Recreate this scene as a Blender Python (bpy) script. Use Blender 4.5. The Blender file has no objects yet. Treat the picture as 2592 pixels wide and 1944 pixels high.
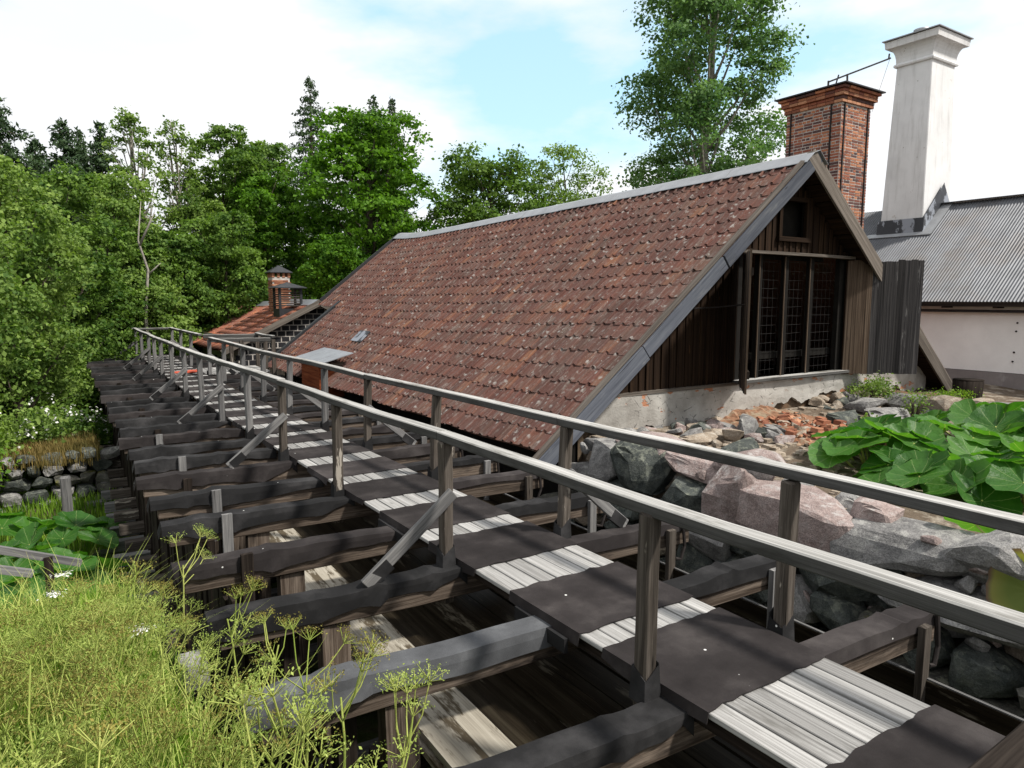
import bpy, bmesh, math, random
import numpy as np
from mathutils import Vector, Matrix, Euler
R = math.radians
random.seed(7)
SC = bpy.context.scene
COL = SC.collection

# ------------------------------------------------------------------ camera, sky, sun, exposure
cam = bpy.data.cameras.new('camera'); cam_o = bpy.data.objects.new('camera', cam); COL.objects.link(cam_o)
cam.sensor_width = 36; cam.lens = 24.3; cam.clip_start = 0.05; cam.clip_end = 2000
cam_o.location = (0, 0, 2.18)
_yaw, _pit = R(33.02), R(7.0)
_fw = Vector((math.sin(_yaw) * math.cos(_pit), math.cos(_yaw) * math.cos(_pit), -math.sin(_pit)))
cam_o.rotation_euler = _fw.to_track_quat('-Z', 'Y').to_euler()
SC.camera = cam_o

SUN = Vector((0.60, -0.80, 0)).normalized() * math.cos(R(52)); SUN.z = math.sin(R(52))
world = bpy.data.worlds.new('World'); SC.world = world; world.use_nodes = True
_wt = world.node_tree; _wt.nodes.clear()
_wo = _wt.nodes.new('ShaderNodeOutputWorld'); _bg = _wt.nodes.new('ShaderNodeBackground')
_sky = _wt.nodes.new('ShaderNodeTexSky'); _sky.sky_type = 'NISHITA'; _sky.sun_disc = False
_sky.sun_elevation = R(52); _sky.sun_rotation = math.atan2(SUN.x, SUN.y)
_sky.air_density = 1.0; _sky.dust_density = 1.5; _sky.ozone_density = 1.0
_tc = _wt.nodes.new('ShaderNodeTexCoord'); _mp = _wt.nodes.new('ShaderNodeMapping')
_mp.inputs['Scale'].default_value = (1.0, 1.0, 2.6); _mp.inputs['Location'].default_value = (-5.81, -7.59, -6.32)
_nz = _wt.nodes.new('ShaderNodeTexNoise'); _nz.inputs['Scale'].default_value = 1.55; _nz.inputs['Detail'].default_value = 7
_nz.inputs['Roughness'].default_value = 0.52
_rp = _wt.nodes.new('ShaderNodeValToRGB')
_rp.color_ramp.elements[0].position = 0.32; _rp.color_ramp.elements[0].color = (0, 0, 0, 1)
_rp.color_ramp.elements[1].position = 0.42; _rp.color_ramp.elements[1].color = (1, 1, 1, 1)
_mx = _wt.nodes.new('ShaderNodeMix'); _mx.data_type = 'RGBA'
_mx.inputs[7].default_value = (9.3, 9.5, 9.8, 1)
_gn = _wt.nodes.new('ShaderNodeMix'); _gn.data_type = 'RGBA'; _gn.blend_type = 'ADD'
_gn.inputs[0].default_value = 1.0; _gn.inputs[7].default_value = (3.6, 5.7, 6.5, 1)
L = _wt.links.new
L(_tc.outputs['Generated'], _mp.inputs[0]); L(_mp.outputs[0], _nz.inputs['Vector']); L(_nz.outputs[0], _rp.inputs[0])
L(_sky.outputs[0], _gn.inputs[6])
_n2 = _wt.nodes.new('ShaderNodeTexNoise'); _n2.inputs['Scale'].default_value = 2.3; _n2.inputs['Detail'].default_value = 5; L(_mp.outputs[0], _n2.inputs['Vector'])
_r2 = _wt.nodes.new('ShaderNodeValToRGB'); _r2.color_ramp.elements[0].position = 0.36; _r2.color_ramp.elements[0].color = (9.0, 9.2, 9.5, 1); _r2.color_ramp.elements[1].position = 0.52; _r2.color_ramp.elements[1].color = (9.9, 10.0, 10.2, 1)
L(_n2.outputs[0], _r2.inputs[0]); L(_r2.outputs[0], _mx.inputs[7])
L(_rp.outputs[0], _mx.inputs[0]); L(_gn.outputs[2], _mx.inputs[6]); L(_mx.outputs[2], _bg.inputs[0])
_bg.inputs[1].default_value = 0.090
L(_bg.outputs[0], _wo.inputs[0])

_sl = bpy.data.lights.new('sun', 'SUN'); _sl.energy = 4.9; _sl.angle = R(4.5); _sl.color = (1.0, 0.95, 0.87)
_so = bpy.data.objects.new('sun', _sl); COL.objects.link(_so)
_so.rotation_euler = SUN.to_track_quat('Z', 'Y').to_euler(); _so.location = (20, -30, 40)
SC.view_settings.view_transform = 'Standard'; SC.view_settings.look = 'None'
SC.view_settings.gamma = 1.0; SC.view_settings.exposure = 0.28; SC.view_settings.use_curve_mapping = False

# ------------------------------------------------------------------ node helper
class NT:
    def __init__(s, name, rough=0.8, spec=0.3, metal=0.0):
        s.m = bpy.data.materials.new(name); s.m.use_nodes = True
        s.t = s.m.node_tree; s.b = s.t.nodes['Principled BSDF']; s.out = s.t.nodes['Material Output']
        s.b.inputs['Roughness'].default_value = rough; s.b.inputs['Specular IOR Level'].default_value = spec
        s.b.inputs['Metallic'].default_value = metal
    def n(s, k): return s.t.nodes.new(k)
    def l(s, a, b): s.t.links.new(a, b)
    def put(s, sock, v):
        if hasattr(v, 'is_output') or isinstance(v, bpy.types.NodeSocket): s.l(v, sock)
        else:
            if isinstance(v, (tuple, list)) and len(v) == 3 and sock.type == 'RGBA': v = (*v, 1)
            sock.default_value = v
    def uv(s): return s.n('ShaderNodeUVMap').outputs[0]
    def pos(s): return s.n('ShaderNodeNewGeometry').outputs['Position']
    def nrm(s): return s.n('ShaderNodeNewGeometry').outputs['Normal']
    def rnd(s): return s.n('ShaderNodeObjectInfo').outputs['Random']
    def island(s): return s.n('ShaderNodeNewGeometry').outputs['Random Per Island']
    def map(s, v, sc=(1, 1, 1), loc=(0, 0, 0)):
        m = s.n('ShaderNodeMapping'); s.l(v, m.inputs[0]); m.inputs['Scale'].default_value = sc; m.inputs['Location'].default_value = loc
        return m.outputs[0]
    def noise(s, v, sc=5, det=4, ro=0.55, dist=0.0, col=False):
        m = s.n('ShaderNodeTexNoise'); s.l(v, m.inputs['Vector']); m.inputs['Scale'].default_value = sc
        m.inputs['Detail'].default_value = det; m.inputs['Roughness'].default_value = ro; m.inputs['Distortion'].default_value = dist
        return m.outputs[1 if col else 0]
    def voro(s, v, sc=5, out='Distance', feat='F1'):
        m = s.n('ShaderNodeTexVoronoi'); s.l(v, m.inputs['Vector']); m.inputs['Scale'].default_value = sc; m.feature = feat
        return m.outputs[out]
    def white(s, v):
        m = s.n('ShaderNodeTexWhiteNoise'); m.noise_dimensions = '1D'; s.l(v, m.inputs['W']); return m.outputs[0]
    def ramp(s, f, pts, interp='LINEAR'):
        m = s.n('ShaderNodeValToRGB'); s.l(f, m.inputs[0]); cr = m.color_ramp; cr.interpolation = interp
        while len(cr.elements) < len(pts): cr.elements.new(0.5)
        for e, (p, c) in zip(cr.elements, pts):
            e.position = p; e.color = (c, c, c, 1) if isinstance(c, (int, float)) else (*c, 1)
        return m.outputs[0]
    def mix(s, f, a, b, mode='MIX'):
        m = s.n('ShaderNodeMix'); m.data_type = 'RGBA'; m.blend_type = mode
        s.put(m.inputs[0], f); s.put(m.inputs[6], a); s.put(m.inputs[7], b); return m.outputs[2]
    def math(s, op, a, b=0.0):
        m = s.n('ShaderNodeMath'); m.operation = op; s.put(m.inputs[0], a); s.put(m.inputs[1], b); return m.outputs[0]
    def sep(s, v):
        m = s.n('ShaderNodeSeparateXYZ'); s.l(v, m.inputs[0]); return m.outputs
    def bump(s, h, st=0.5, d=0.01):
        m = s.n('ShaderNodeBump'); m.inputs['Strength'].default_value = st; m.inputs['Distance'].default_value = d
        s.l(h, m.inputs['Height']); s.l(m.outputs[0], s.b.inputs['Normal'])
    def color(s, c): s.put(s.b.inputs['Base Color'], c); return s
    def rough(s, c): s.put(s.b.inputs['Roughness'], c); return s
    def translucent(s, col, fac):
        t = s.n('ShaderNodeBsdfTranslucent'); s.put(t.inputs[0], col)
        mx = s.n('ShaderNodeMixShader'); mx.inputs[0].default_value = fac
        s.l(s.b.outputs[0], mx.inputs[1]); s.l(t.outputs[0], mx.inputs[2]); s.l(mx.outputs[0], s.out.inputs[0])

MAT = {}
def wood(name, c_lo, c_mid, c_hi, gr=34, lng=1.1, rough=0.85, bump=0.55, knots=True, var=0.35, patch=None, patch_amt=(0.5, 0.62), side_shade=None):
    """weathered board: u runs along the grain in metres, v across"""
    s = NT(name, rough, 0.2 if sum(c_mid) > .3 else 0.06)
    uv = s.uv()
    w = s.noise(s.map(uv, (0.6, 3, 1)), 1.2, 2)
    uvd = s.n('ShaderNodeVectorMath'); uvd.operation = 'ADD'
    wv = s.n('ShaderNodeCombineXYZ'); s.l(s.math('MULTIPLY', w, 0.05), wv.inputs[1])
    s.l(uv, uvd.inputs[0]); s.l(wv.outputs[0], uvd.inputs[1]); uvv = uvd.outputs[0]
    g1 = s.noise(s.map(uvv, (lng, gr, 1)), 1.0, 6, 0.65)
    g2 = s.noise(s.map(uvv, (lng * 3, gr * 4.2, 1)), 1.0, 4, 0.7)
    g = s.math('ADD', s.math('MULTIPLY', g1, 0.62), s.math('MULTIPLY', g2, 0.38))
    c = s.ramp(g, [(0.33, c_lo), (0.47, c_mid), (0.62, c_hi)])
    crack = s.ramp(s.noise(s.map(uvv, (lng * 0.8, gr * 1.7, 1), (3, 7, 0)), 1.0, 3, 0.5), [(0.27, 0.12), (0.335, 1.0)])
    c = s.mix(1.0, c, crack, 'MULTIPLY')
    if knots:
        k = s.voro(s.map(uvv, (1.5, 6.5, 1)), 1.0)
        kk = s.ramp(k, [(0.03, 0.3), (0.10, 1.0)])
        c = s.mix(1.0, c, kk, 'MULTIPLY')
    if patch:
        pf = s.ramp(s.noise(s.map(uvv, (1.0, 5, 1), (9, 2, 0)), 1.0, 5, 0.7), [(patch_amt[0], 0), (patch_amt[1], 1)])
        c = s.mix(pf, c, patch)
    if side_shade:   # shade of the sides painted dark into the colour, upper face left pale
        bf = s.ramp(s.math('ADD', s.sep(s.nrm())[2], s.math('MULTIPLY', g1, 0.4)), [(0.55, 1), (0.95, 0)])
        c = s.mix(s.math('MULTIPLY', bf, 0.97), c, s.mix(0.88, c, side_shade))
    r = s.math('ADD', s.math('MULTIPLY', s.rnd(), var), 1 - var * 0.5)
    cc = s.n('ShaderNodeHueSaturation'); s.l(r, cc.inputs['Value']); s.l(c, cc.inputs['Color'])
    s.color(cc.outputs[0])
    s.bump(s.math('ADD', g, s.math('MULTIPLY', crack, 0.35)), bump, 0.008)
    MAT[name] = s.m; return s

wood('deck_grey', (0.085, 0.082, 0.078), (0.225, 0.22, 0.213), (0.37, 0.365, 0.355), 40, 0.45, bump=.4, var=.5, patch=(0.13, 0.126, 0.118), patch_amt=(0.56, 0.72))
wood('rail_grey', (0.11, 0.107, 0.10), (0.30, 0.294, 0.28), (0.50, 0.49, 0.475), 40, 0.5, bump=.35, patch=(0.12, 0.115, 0.10), patch_amt=(0.50, 0.66), side_shade=(0.020, 0.0195, 0.0195))
wood('post_brown', (0.02, 0.017, 0.015), (0.052, 0.044, 0.037), (0.11, 0.095, 0.082), 24, 1.0, patch=(0.30, 0.27, 0.23), patch_amt=(0.60, 0.63))
wood('brace_grey', (0.04, 0.039, 0.04), (0.11, 0.108, 0.108), (0.21, 0.205, 0.20), 24, 0.8)
wood('beam_brown', (0.022, 0.016, 0.013), (0.075, 0.057, 0.044), (0.18, 0.145, 0.118), 26, 0.7, patch=(0.025, 0.02, 0.017), patch_amt=(0.5, 0.66))
wood('dark_board', (0.006, 0.005, 0.0045), (0.015, 0.0115, 0.0095), (0.035, 0.028, 0.023), 20, 0.6, patch=(0.10, 0.088, 0.075), patch_amt=(0.66, 0.80))
wood('gable_board', (0.006, 0.004, 0.003), (0.016, 0.010, 0.007), (0.04, 0.024, 0.014), 20, 0.35, patch=(0.14, 0.066, 0.024), patch_amt=(0.66, 0.74))
wood('shutter_brown', (0.022, 0.015, 0.011), (0.06, 0.043, 0.031), (0.14, 0.105, 0.078), 26, 0.4)
wood('shutter_grey', (0.007, 0.007, 0.0075), (0.022, 0.021, 0.022), (0.06, 0.057, 0.056), 34, 0.35, var=.7, patch=(0.13, 0.127, 0.125), patch_amt=(0.60, 0.72))
wood('barge_blue', (0.045, 0.05, 0.062), (0.075, 0.082, 0.10), (0.11, 0.118, 0.135), 14, 0.6, bump=0.2, patch=(0.18, 0.185, 0.19), patch_amt=(0.58, 0.78))
wood('barge_brown', (0.04, 0.034, 0.029), (0.10, 0.086, 0.074), (0.17, 0.15, 0.13), 22, 0.6)
wood('trough_pale', (0.14, 0.125, 0.10), (0.27, 0.245, 0.20), (0.37, 0.345, 0.29), 16, 0.6, patch=(0.07, 0.055, 0.035), patch_amt=(0.50, 0.56))
wood('trough_wet', (0.006, 0.0045, 0.003), (0.013, 0.010, 0.0065), (0.030, 0.025, 0.017), 14, 0.5, rough=0.35, patch=(0.10, 0.088, 0.066), patch_amt=(0.60, 0.66))
wood('red_wood', (0.06, 0.016, 0.008), (0.14, 0.036, 0.015), (0.22, 0.07, 0.03), 16, 0.8)

def felt(name, c, hi, speck=True):
    s = NT(name, 0.9, 0.10)
    p = s.pos()
    g = s.noise(s.map(p, (1, 1, 1)), 2.2, 5, 0.6)
    col = s.ramp(g, [(0.28, tuple(x * 0.6 for x in c)), (0.5, c), (0.72, tuple(x * 1.25 for x in hi))])
    gr = s.noise(p, 420, 2, 0.6)
    col = s.mix(0.45, col, s.ramp(gr, [(0.3, 0.35), (0.5, 0.5), (0.72, 0.95)]), 'OVERLAY')
    if speck:
        sp = s.voro(p, 4.3)
        col = s.mix(s.ramp(sp, [(0.034, 1), (0.046, 0)]), col, (0.62, 0.62, 0.60))
    r = s.math('ADD', s.math('MULTIPLY', s.rnd(), 0.5), 0.75)
    cc = s.n('ShaderNodeHueSaturation'); s.l(r, cc.inputs['Value']); s.l(col, cc.inputs['Color'])
    s.color(cc.outputs[0])
    s.bump(s.math('ADD', s.math('MULTIPLY', gr, .6), s.math('MULTIPLY', s.noise(p, 14, 3), 0.8)), 0.2, 0.006)
    MAT[name] = s.m
felt('felt_brown', (0.027, 0.0235, 0.0235), (0.044, 0.039, 0.038))
felt('felt_black', (0.017, 0.0168, 0.0175), (0.036, 0.035, 0.036))
felt('felt_grey', (0.082, 0.085, 0.091), (0.12, 0.124, 0.13), False)

def tile_mat(name, base, lichen=1.0):
    s = NT(name, 0.9, 0.06); p = s.pos()
    a = s.n('ShaderNodeAttribute'); a.attribute_name = 'tint'
    rv = s.math('FRACT', s.math('ADD', s.rnd(), a.outputs['Fac']))
    c = s.ramp(rv, [(0.0, (base[0] * .62, base[1] * .62, base[2] * .64)), (0.35, (base[0] * .88, base[1] * .90, base[2] * .95)), (0.70, base),
                    (0.92, (base[0] * 1.15, base[1] * 1.12, base[2] * 1.0)), (1.0, (base[0] * 1.6, base[1] * 1.6, base[2] * 1.2))])
    gr = s.noise(p, 1.1, 4, 0.6)
    c = s.mix(s.ramp(gr, [(0.40, 0.0), (0.72, 0.55)]), c, (0.095, 0.066, 0.057))
    stn = s.noise(s.map(p, (.55, 2.2, .55), (1, 3, 2)), 1.6, 5, .6); c = s.mix(s.ramp(stn, [(0.52, 0.0), (0.72, 0.6)]), c, (0.105, 0.088, 0.074)); c = s.mix(s.ramp(stn, [(0.28, 0.5), (0.42, 0.0)]), c, (0.05, 0.036, 0.032))
    big = s.noise(p, 30, 5, 0.7)
    c = s.mix(s.ramp(big, [(0.5, 0.0), (0.75, 0.5)]), c, (0.060, 0.040, 0.035))
    # pale lichen: streaks down the slope and round spots
    ln = s.noise(s.map(p, (2.2, 11, 2.2)), 2.2, 5, 0.62)
    lm = s.math('MULTIPLY', s.ramp(ln, [(0.52, 0), (0.66, 1)]), s.ramp(s.noise(p, 55, 4, 0.7), [(0.42, 0.1), (0.6, 0.85)]))
    c = s.mix(s.math('MULTIPLY', lm, 0.85 * lichen), c, (0.27, 0.265, 0.245))
    wp = s.n('ShaderNodeVectorMath'); wp.operation = 'ADD'; s.l(p, wp.inputs[0]); wpn = s.n('ShaderNodeVectorMath'); wpn.operation = 'SCALE'; wpn.inputs['Scale'].default_value = 0.09; s.l(s.noise(p, 22, 3, 0.6, col=True), wpn.inputs[0]); s.l(wpn.outputs[0], wp.inputs[1]); pw = wp.outputs[0]
    v = s.voro(s.map(pw, (1, 1, 1), (2, 5, 1)), 6.0); vs = s.ramp(v, [(0.10, 1), (0.26, 0)])
    gate = s.ramp(s.noise(p, 2.3, 2), [(0.40, 0), (0.5, 1)])
    c = s.mix(s.math('MULTIPLY', s.math('MULTIPLY', vs, gate), 0.9 * lichen), c, (0.33, 0.325, 0.305))
    v2 = s.voro(s.map(pw, (1, 1, 1), (7, 1, 3)), 12); g2 = s.ramp(s.noise(p, 3.7, 2), [(0.48, 0), (0.54, 1)]); c = s.mix(s.math('MULTIPLY', s.math('MULTIPLY', s.ramp(v2, [(0.09, 1), (0.15, 0)]), g2), 0.7 * lichen), c, (0.42, 0.415, 0.40))
    s.color(c); s.bump(s.math('ADD', big, s.noise(p, 120, 3)), 0.45, 0.01)
    MAT[name] = s.m
tile_mat('tile_old', (0.132, 0.062, 0.049), 0.8)
tile_mat('tile_far', (0.33, 0.125, 0.078), 0.5)

def brick_mat(name, a, b, c3):
    s = NT(name, 0.9, 0.15); p = s.pos()
    at = s.n('ShaderNodeAttribute'); at.attribute_name = 'tint'
    rv = s.math('FRACT', s.math('ADD', s.rnd(), at.outputs['Fac']))
    c = s.ramp(rv, [(0, a), (0.12, a), (0.45, b), (0.8, c3), (1, tuple(min(1, x * 1.3) for x in c3))])
    n = s.noise(p, 24, 5, 0.7)
    c = s.mix(s.ramp(n, [(0.45, 0), (0.75, 0.55)]), c, tuple(x * 0.35 for x in b))
    s.color(c); s.bump(s.noise(p, 90, 4, 0.7), 0.5, 0.01); MAT[name] = s.m
brick_mat('brick', (0.075, 0.05, 0.05), (0.25, 0.088, 0.058), (0.34, 0.15, 0.082))
brick_mat('brick_orange', (0.20, 0.08, 0.05), (0.30, 0.125, 0.072), (0.36, 0.185, 0.11))
brick_mat('slag_brick', (0.012, 0.012, 0.014), (0.02, 0.02, 0.023), (0.032, 0.032, 0.036))

def simple(name, c, rough=0.8, spec=0.3, metal=0.0, var=0.25, sc=6, bump=0.3, dirt=None, dirt_r=(0.55, 0.75)):
    s = NT(name, rough, spec, metal); p = s.pos()
    n = s.noise(p, sc, 6, 0.62)
    col = s.ramp(n, [(0.3, tuple(x * (1 - var) for x in c)), (0.7, tuple(min(1, x * (1 + var)) for x in c))])
    if dirt: col = s.mix(s.ramp(s.noise(s.map(p, (1, 1, 0.6), (4, 2, 8)), sc * 0.35, 6, 0.65), [(dirt_r[0], 0), (dirt_r[1], 1)]), col, dirt)
    s.color(col)
    if bump: s.bump(s.noise(p, sc * 9, 4, 0.65), bump, 0.01)
    MAT[name] = s.m; return s
simple('mortar', (0.42, 0.39, 0.36), 0.95, 0.1)
simple('galv', (0.32, 0.33, 0.345), 0.48, 0.5, 0.55, 0.14, 3, 0.08, dirt=(0.20, 0.205, 0.21), dirt_r=(0.5, 0.85))
simple('lid_metal', (0.27, 0.285, 0.31), 0.45, 0.5, 0.4, 0.12, 3, 0.08)
simple('wire_grey', (0.016, 0.015, 0.015), 0.7, 0.3, 0.0)
simple('slat_wood', (0.05, 0.042, 0.036), 0.8, 0.2)
simple('iron', (0.018, 0.014, 0.013), 0.7, 0.4, 0.3, 0.4, 20, 0.3)
simple('black_metal', (0.02, 0.021, 0.024), 0.5, 0.5, 0.2, 0.3, 8, 0.1)
simple('flash', (0.030, 0.033, 0.040), 0.6, 0.4, 0.0, 0.2, 6, 0.15, dirt=(0.24, 0.26, 0.30), dirt_r=(0.50, 0.53))
simple('white_plaster', (0.74, 0.73, 0.72), 0.9, 0.2, 0, 0.06, 2, 0.35, dirt=(0.50, 0.49, 0.47), dirt_r=(0.56, 0.80))
s = NT('white_plaster', 0.9, 0.1); p = s.pos()
st_ = s.noise(s.map(p, (3.5, 3.5, 0.35)), 2.0, 6, 0.65); c = s.ramp(s.noise(p, 1.6, 6, 0.6), [(0.3, (0.58, 0.58, 0.585)), (0.6, (0.66, 0.66, 0.665))])
c = s.mix(s.ramp(st_, [(0.52, 0), (0.74, 0.55)]), c, (0.36, 0.355, 0.345)); c = s.mix(s.ramp(s.noise(p, 3.1, 6, 0.72), [(0.67, 0), (0.69, 0.75)]), c, (0.40, 0.37, 0.34))
c = s.mix(s.ramp(s.voro(p, 3.3), [(0.045, 0.85), (0.06, 0)]), c, (0.25, 0.23, 0.21)); s.color(c); s.bump(s.noise(p, 30, 5, 0.7), 0.4, 0.01); MAT['white_plaster'] = s.m
simple('pink_wall', (0.74, 0.73, 0.715), 0.9, 0.2, 0, 0.07, 1.5, 0.3, dirt=(0.60, 0.50, 0.43), dirt_r=(0.6, 0.9))
simple('grey_plinth', (0.20, 0.18, 0.175), 0.9, 0.2, 0, 0.15, 3, 0.3, dirt=(0.34, 0.33, 0.32), dirt_r=(0.6, 0.72))
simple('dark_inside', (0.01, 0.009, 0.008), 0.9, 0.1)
simple('soil', (0.10, 0.075, 0.052), 0.95, 0.1, 0, 0.4, 8, 0.8, dirt=(0.17, 0.09, 0.05), dirt_r=(0.5, 0.7))
simple('brick_dust', (0.24, 0.13, 0.08), 0.95, 0.1, 0, 0.35, 16, 0.9, dirt=(0.30, 0.235, 0.165), dirt_r=(0.5, 0.62))
simple('corrugated', (0.115, 0.12, 0.132), 0.55, 0.4, 0.3, 0.22, 1.6, 0.04, dirt=(0.10, 0.085, 0.075), dirt_r=(0.52, 0.72))
simple('bark', (0.085, 0.07, 0.055), 0.95, 0.1, 0, 0.45, 9, 0.8)
simple('bark_grey', (0.26, 0.24, 0.21), 0.95, 0.1, 0, 0.4, 9, 0.6, dirt=(0.07, 0.06, 0.05))
simple('red_paint', (0.42, 0.06, 0.025), 0.6, 0.4)
simple('stem', (0.34, 0.37, 0.10), 0.7, 0.3, 0, 0.3, 9, 0.0)

# cracked lime render over bare brick
s = NT('plaster', 0.92, 0.15); p = s.pos()
c = s.ramp(s.noise(p, 2.6, 6, 0.6), [(0.3, (0.24, 0.225, 0.205)), (0.55, (0.345, 0.33, 0.305)), (0.75, (0.42, 0.405, 0.38))])
ck = s.voro(s.map(p, (1, 1, 1.7)), 3.6, 'Distance', 'DISTANCE_TO_EDGE')
ckn = s.math('ADD', ck, s.math('SUBTRACT', s.math('MULTIPLY', s.noise(p, 7, 6, 0.75), 0.34), 0.12))
crk = s.ramp(ckn, [(0.040, 0.45), (0.052, 1.0)])
gate = s.ramp(s.noise(p, 1.3, 2), [(0.44, 0), (0.52, 1)])
c = s.mix(gate, c, s.mix(1.0, c, crk, 'MULTIPLY'))
z = s.sep(p)
off = s.math('MULTIPLY', s.ramp(s.noise(s.map(p, (1, 1, 2), (5, 0, 3)), 2.4, 4, 0.6), [(0.62, 0), (0.64, 1)]), 1.0)
c = s.mix(off, c, (0.36, 0.17, 0.10))
s.color(c); s.bump(s.math('ADD', s.math('MULTIPLY', s.noise(p, 30, 5, 0.65), 0.7), s.math('SUBTRACT', crk, off)), 0.6, 0.02)
MAT['plaster'] = s.m

# granite: grey, dark green-grey and pink blocks, lichen on top
def granite(name, a, b, lich=(0.36, 0.36, 0.31), moss=0.0):
    s = NT(name, 0.92, 0.08); p = s.pos()
    n1 = s.noise(p, 5, 6, 0.65); n2 = s.noise(p, 70, 4, 0.75)
    c = s.ramp(n1, [(0.3, a), (0.68, b)])
    c = s.mix(0.55, c, s.ramp(n2, [(0.3, 0.12), (0.5, 0.5), (0.7, 0.9)]), 'OVERLAY')
    r = s.math('ADD', s.math('MULTIPLY', s.rnd(), 0.6), 0.7)
    h = s.n('ShaderNodeHueSaturation'); s.l(r, h.inputs['Value']); s.l(c, h.inputs['Color']); c = h.outputs[0]
    lm = s.math('MULTIPLY', s.ramp(s.noise(p, 9, 6, 0.7), [(0.5, 0), (0.63, 0.75)]), s.ramp(s.sep(s.nrm())[2], [(0.2, 0.25), (0.8, 0.9)]))
    c = s.mix(lm, c, lich)
    if moss: c = s.mix(s.math('MULTIPLY', s.ramp(s.noise(p, 2.0, 5, 0.7), [(0.56, 0), (0.66, 1)]), moss), c, (0.11, 0.105, 0.012))
    s.color(c); s.bump(s.math('ADD', s.math('MULTIPLY', n1, 1.6), s.math('ADD', s.math('MULTIPLY', n2, 0.4), s.noise(p, 22, 5, 0.7))), 0.8, 0.03)
    MAT[name] = s.m
granite('stone_grey', (0.10, 0.098, 0.098), (0.26, 0.252, 0.245), (0.38, 0.375, 0.35))
granite('stone_green', (0.032, 0.038, 0.036), (0.10, 0.108, 0.10), (0.24, 0.25, 0.20))
granite('stone_pink', (0.17, 0.128, 0.118), (0.33, 0.265, 0.248), (0.43, 0.41, 0.395))
granite('stone_moss', (0.05, 0.05, 0.045), (0.13, 0.125, 0.11), (0.2, 0.2, 0.15), 0.9)
granite('stone_tan', (0.20, 0.16, 0.12), (0.36, 0.30, 0.24), (0.42, 0.39, 0.34))

def leaf_mat(name, a, b, tr, fac=0.30, rough=0.6, spec=0.12, isl=True):
    s = NT(name, rough, spec)
    r = s.island() if isl else s.rnd()
    f = s.math('ADD', s.math('MULTIPLY', r, 0.45), s.math('MULTIPLY', s.ramp(s.noise(s.pos(), 0.8, 4, .6), [(.36, 0), (.64, 1)]), 0.55))
    c = s.ramp(f, [(0.15, a), (0.85, b)])
    s.color(c); s.translucent(s.mix(1.0, c, tr, 'MULTIPLY'), fac); MAT[name] = s.m
leaf_mat('leaf_maple', (0.026, 0.075, 0.008), (0.115, 0.235, 0.020), (1.9, 2.1, 0.9))
leaf_mat('leaf_alder', (0.030, 0.072, 0.014), (0.140, 0.225, 0.042), (1.8, 2.0, 0.9))
leaf_mat('leaf_light', (0.055, 0.110, 0.022), (0.205, 0.290, 0.070), (1.7, 1.9, 0.9))
leaf_mat('leaf_aspen', (0.050, 0.115, 0.042), (0.140, 0.235, 0.080), (1.7, 1.9, 0.9))
leaf_mat('needle', (0.024, 0.050, 0.024), (0.070, 0.110, 0.050), (1.4, 1.6, 0.9), 0.15)
leaf_mat('grass_green', (0.065, 0.150, 0.014), (0.20, 0.32, 0.036), (1.6, 1.7, 0.7), 0.3)
leaf_mat('seed_yellow', (0.12, 0.18, 0.032), (0.38, 0.45, 0.12), (1.3, 1.3, 0.8), 0.25)
leaf_mat('seed_olive', (0.10, 0.095, 0.022), (0.30, 0.26, 0.07), (1.3, 1.3, 0.8), 0.25)
leaf_mat('straw', (0.24, 0.32, 0.060), (0.52, 0.55, 0.17), (1.3, 1.3, 0.8), 0.25)
leaf_mat('dry_red', (0.09, 0.085, 0.025), (0.24, 0.17, 0.06), (1.2, 1.2, 0.8), 0.2)
leaf_mat('bloom_white', (0.62, 0.62, 0.58), (0.75, 0.75, 0.72), (1, 1, 1), 0.2)

# big butterbur leaf: pale radial veins (uv.x = angle turns, uv.y = radius)
s = NT('leaf_butterbur', 0.45, 0.3)
u = s.sep(s.uv())
ang = s.math('ADD', s.math('MULTIPLY', u[0], 11.0), s.math('MULTIPLY', s.noise(s.uv(), 6, 2), 0.25))
tri = s.math('ABSOLUTE', s.math('SUBTRACT', s.math('FRACT', ang), 0.5))
wd = s.math('MULTIPLY', tri, s.math('ADD', u[1], 0.15))
vein = s.ramp(wd, [(0.010, 1), (0.028, 0)])
c = s.ramp(s.math('ADD', s.math('MULTIPLY', s.noise(s.pos(), 5, 5, 0.6), 0.6), s.math('MULTIPLY', s.rnd(), 0.4)), [(0.25, (0.020, 0.085, 0.008)), (0.8, (0.070, 0.185, 0.024))])
c = s.mix(s.math('MULTIPLY', vein, 0.55), c, (0.26, 0.33, 0.13))
s.color(c); s.bump(s.math('ADD', s.math('MULTIPLY', tri, 0.8), s.noise(s.pos(), 26, 4, 0.6)), 0.5, 0.02)
s.translucent(s.mix(1.0, c, (1.9, 2.0, 0.8), 'MULTIPLY'), 0.38); MAT['leaf_butterbur'] = s.m
s = NT('leaf_withered', 0.6, 0.3)
c = s.ramp(s.sep(s.uv())[1], [(0.5, (0.13, 0.17, 0.03)), (0.85, (0.22, 0.22, 0.05)), (0.97, (0.14, 0.09, 0.06))])
s.color(c); s.translucent(s.mix(1.0, c, (1.6, 1.7, 0.8), 'MULTIPLY'), 0.35); MAT['leaf_withered'] = s.m

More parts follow.
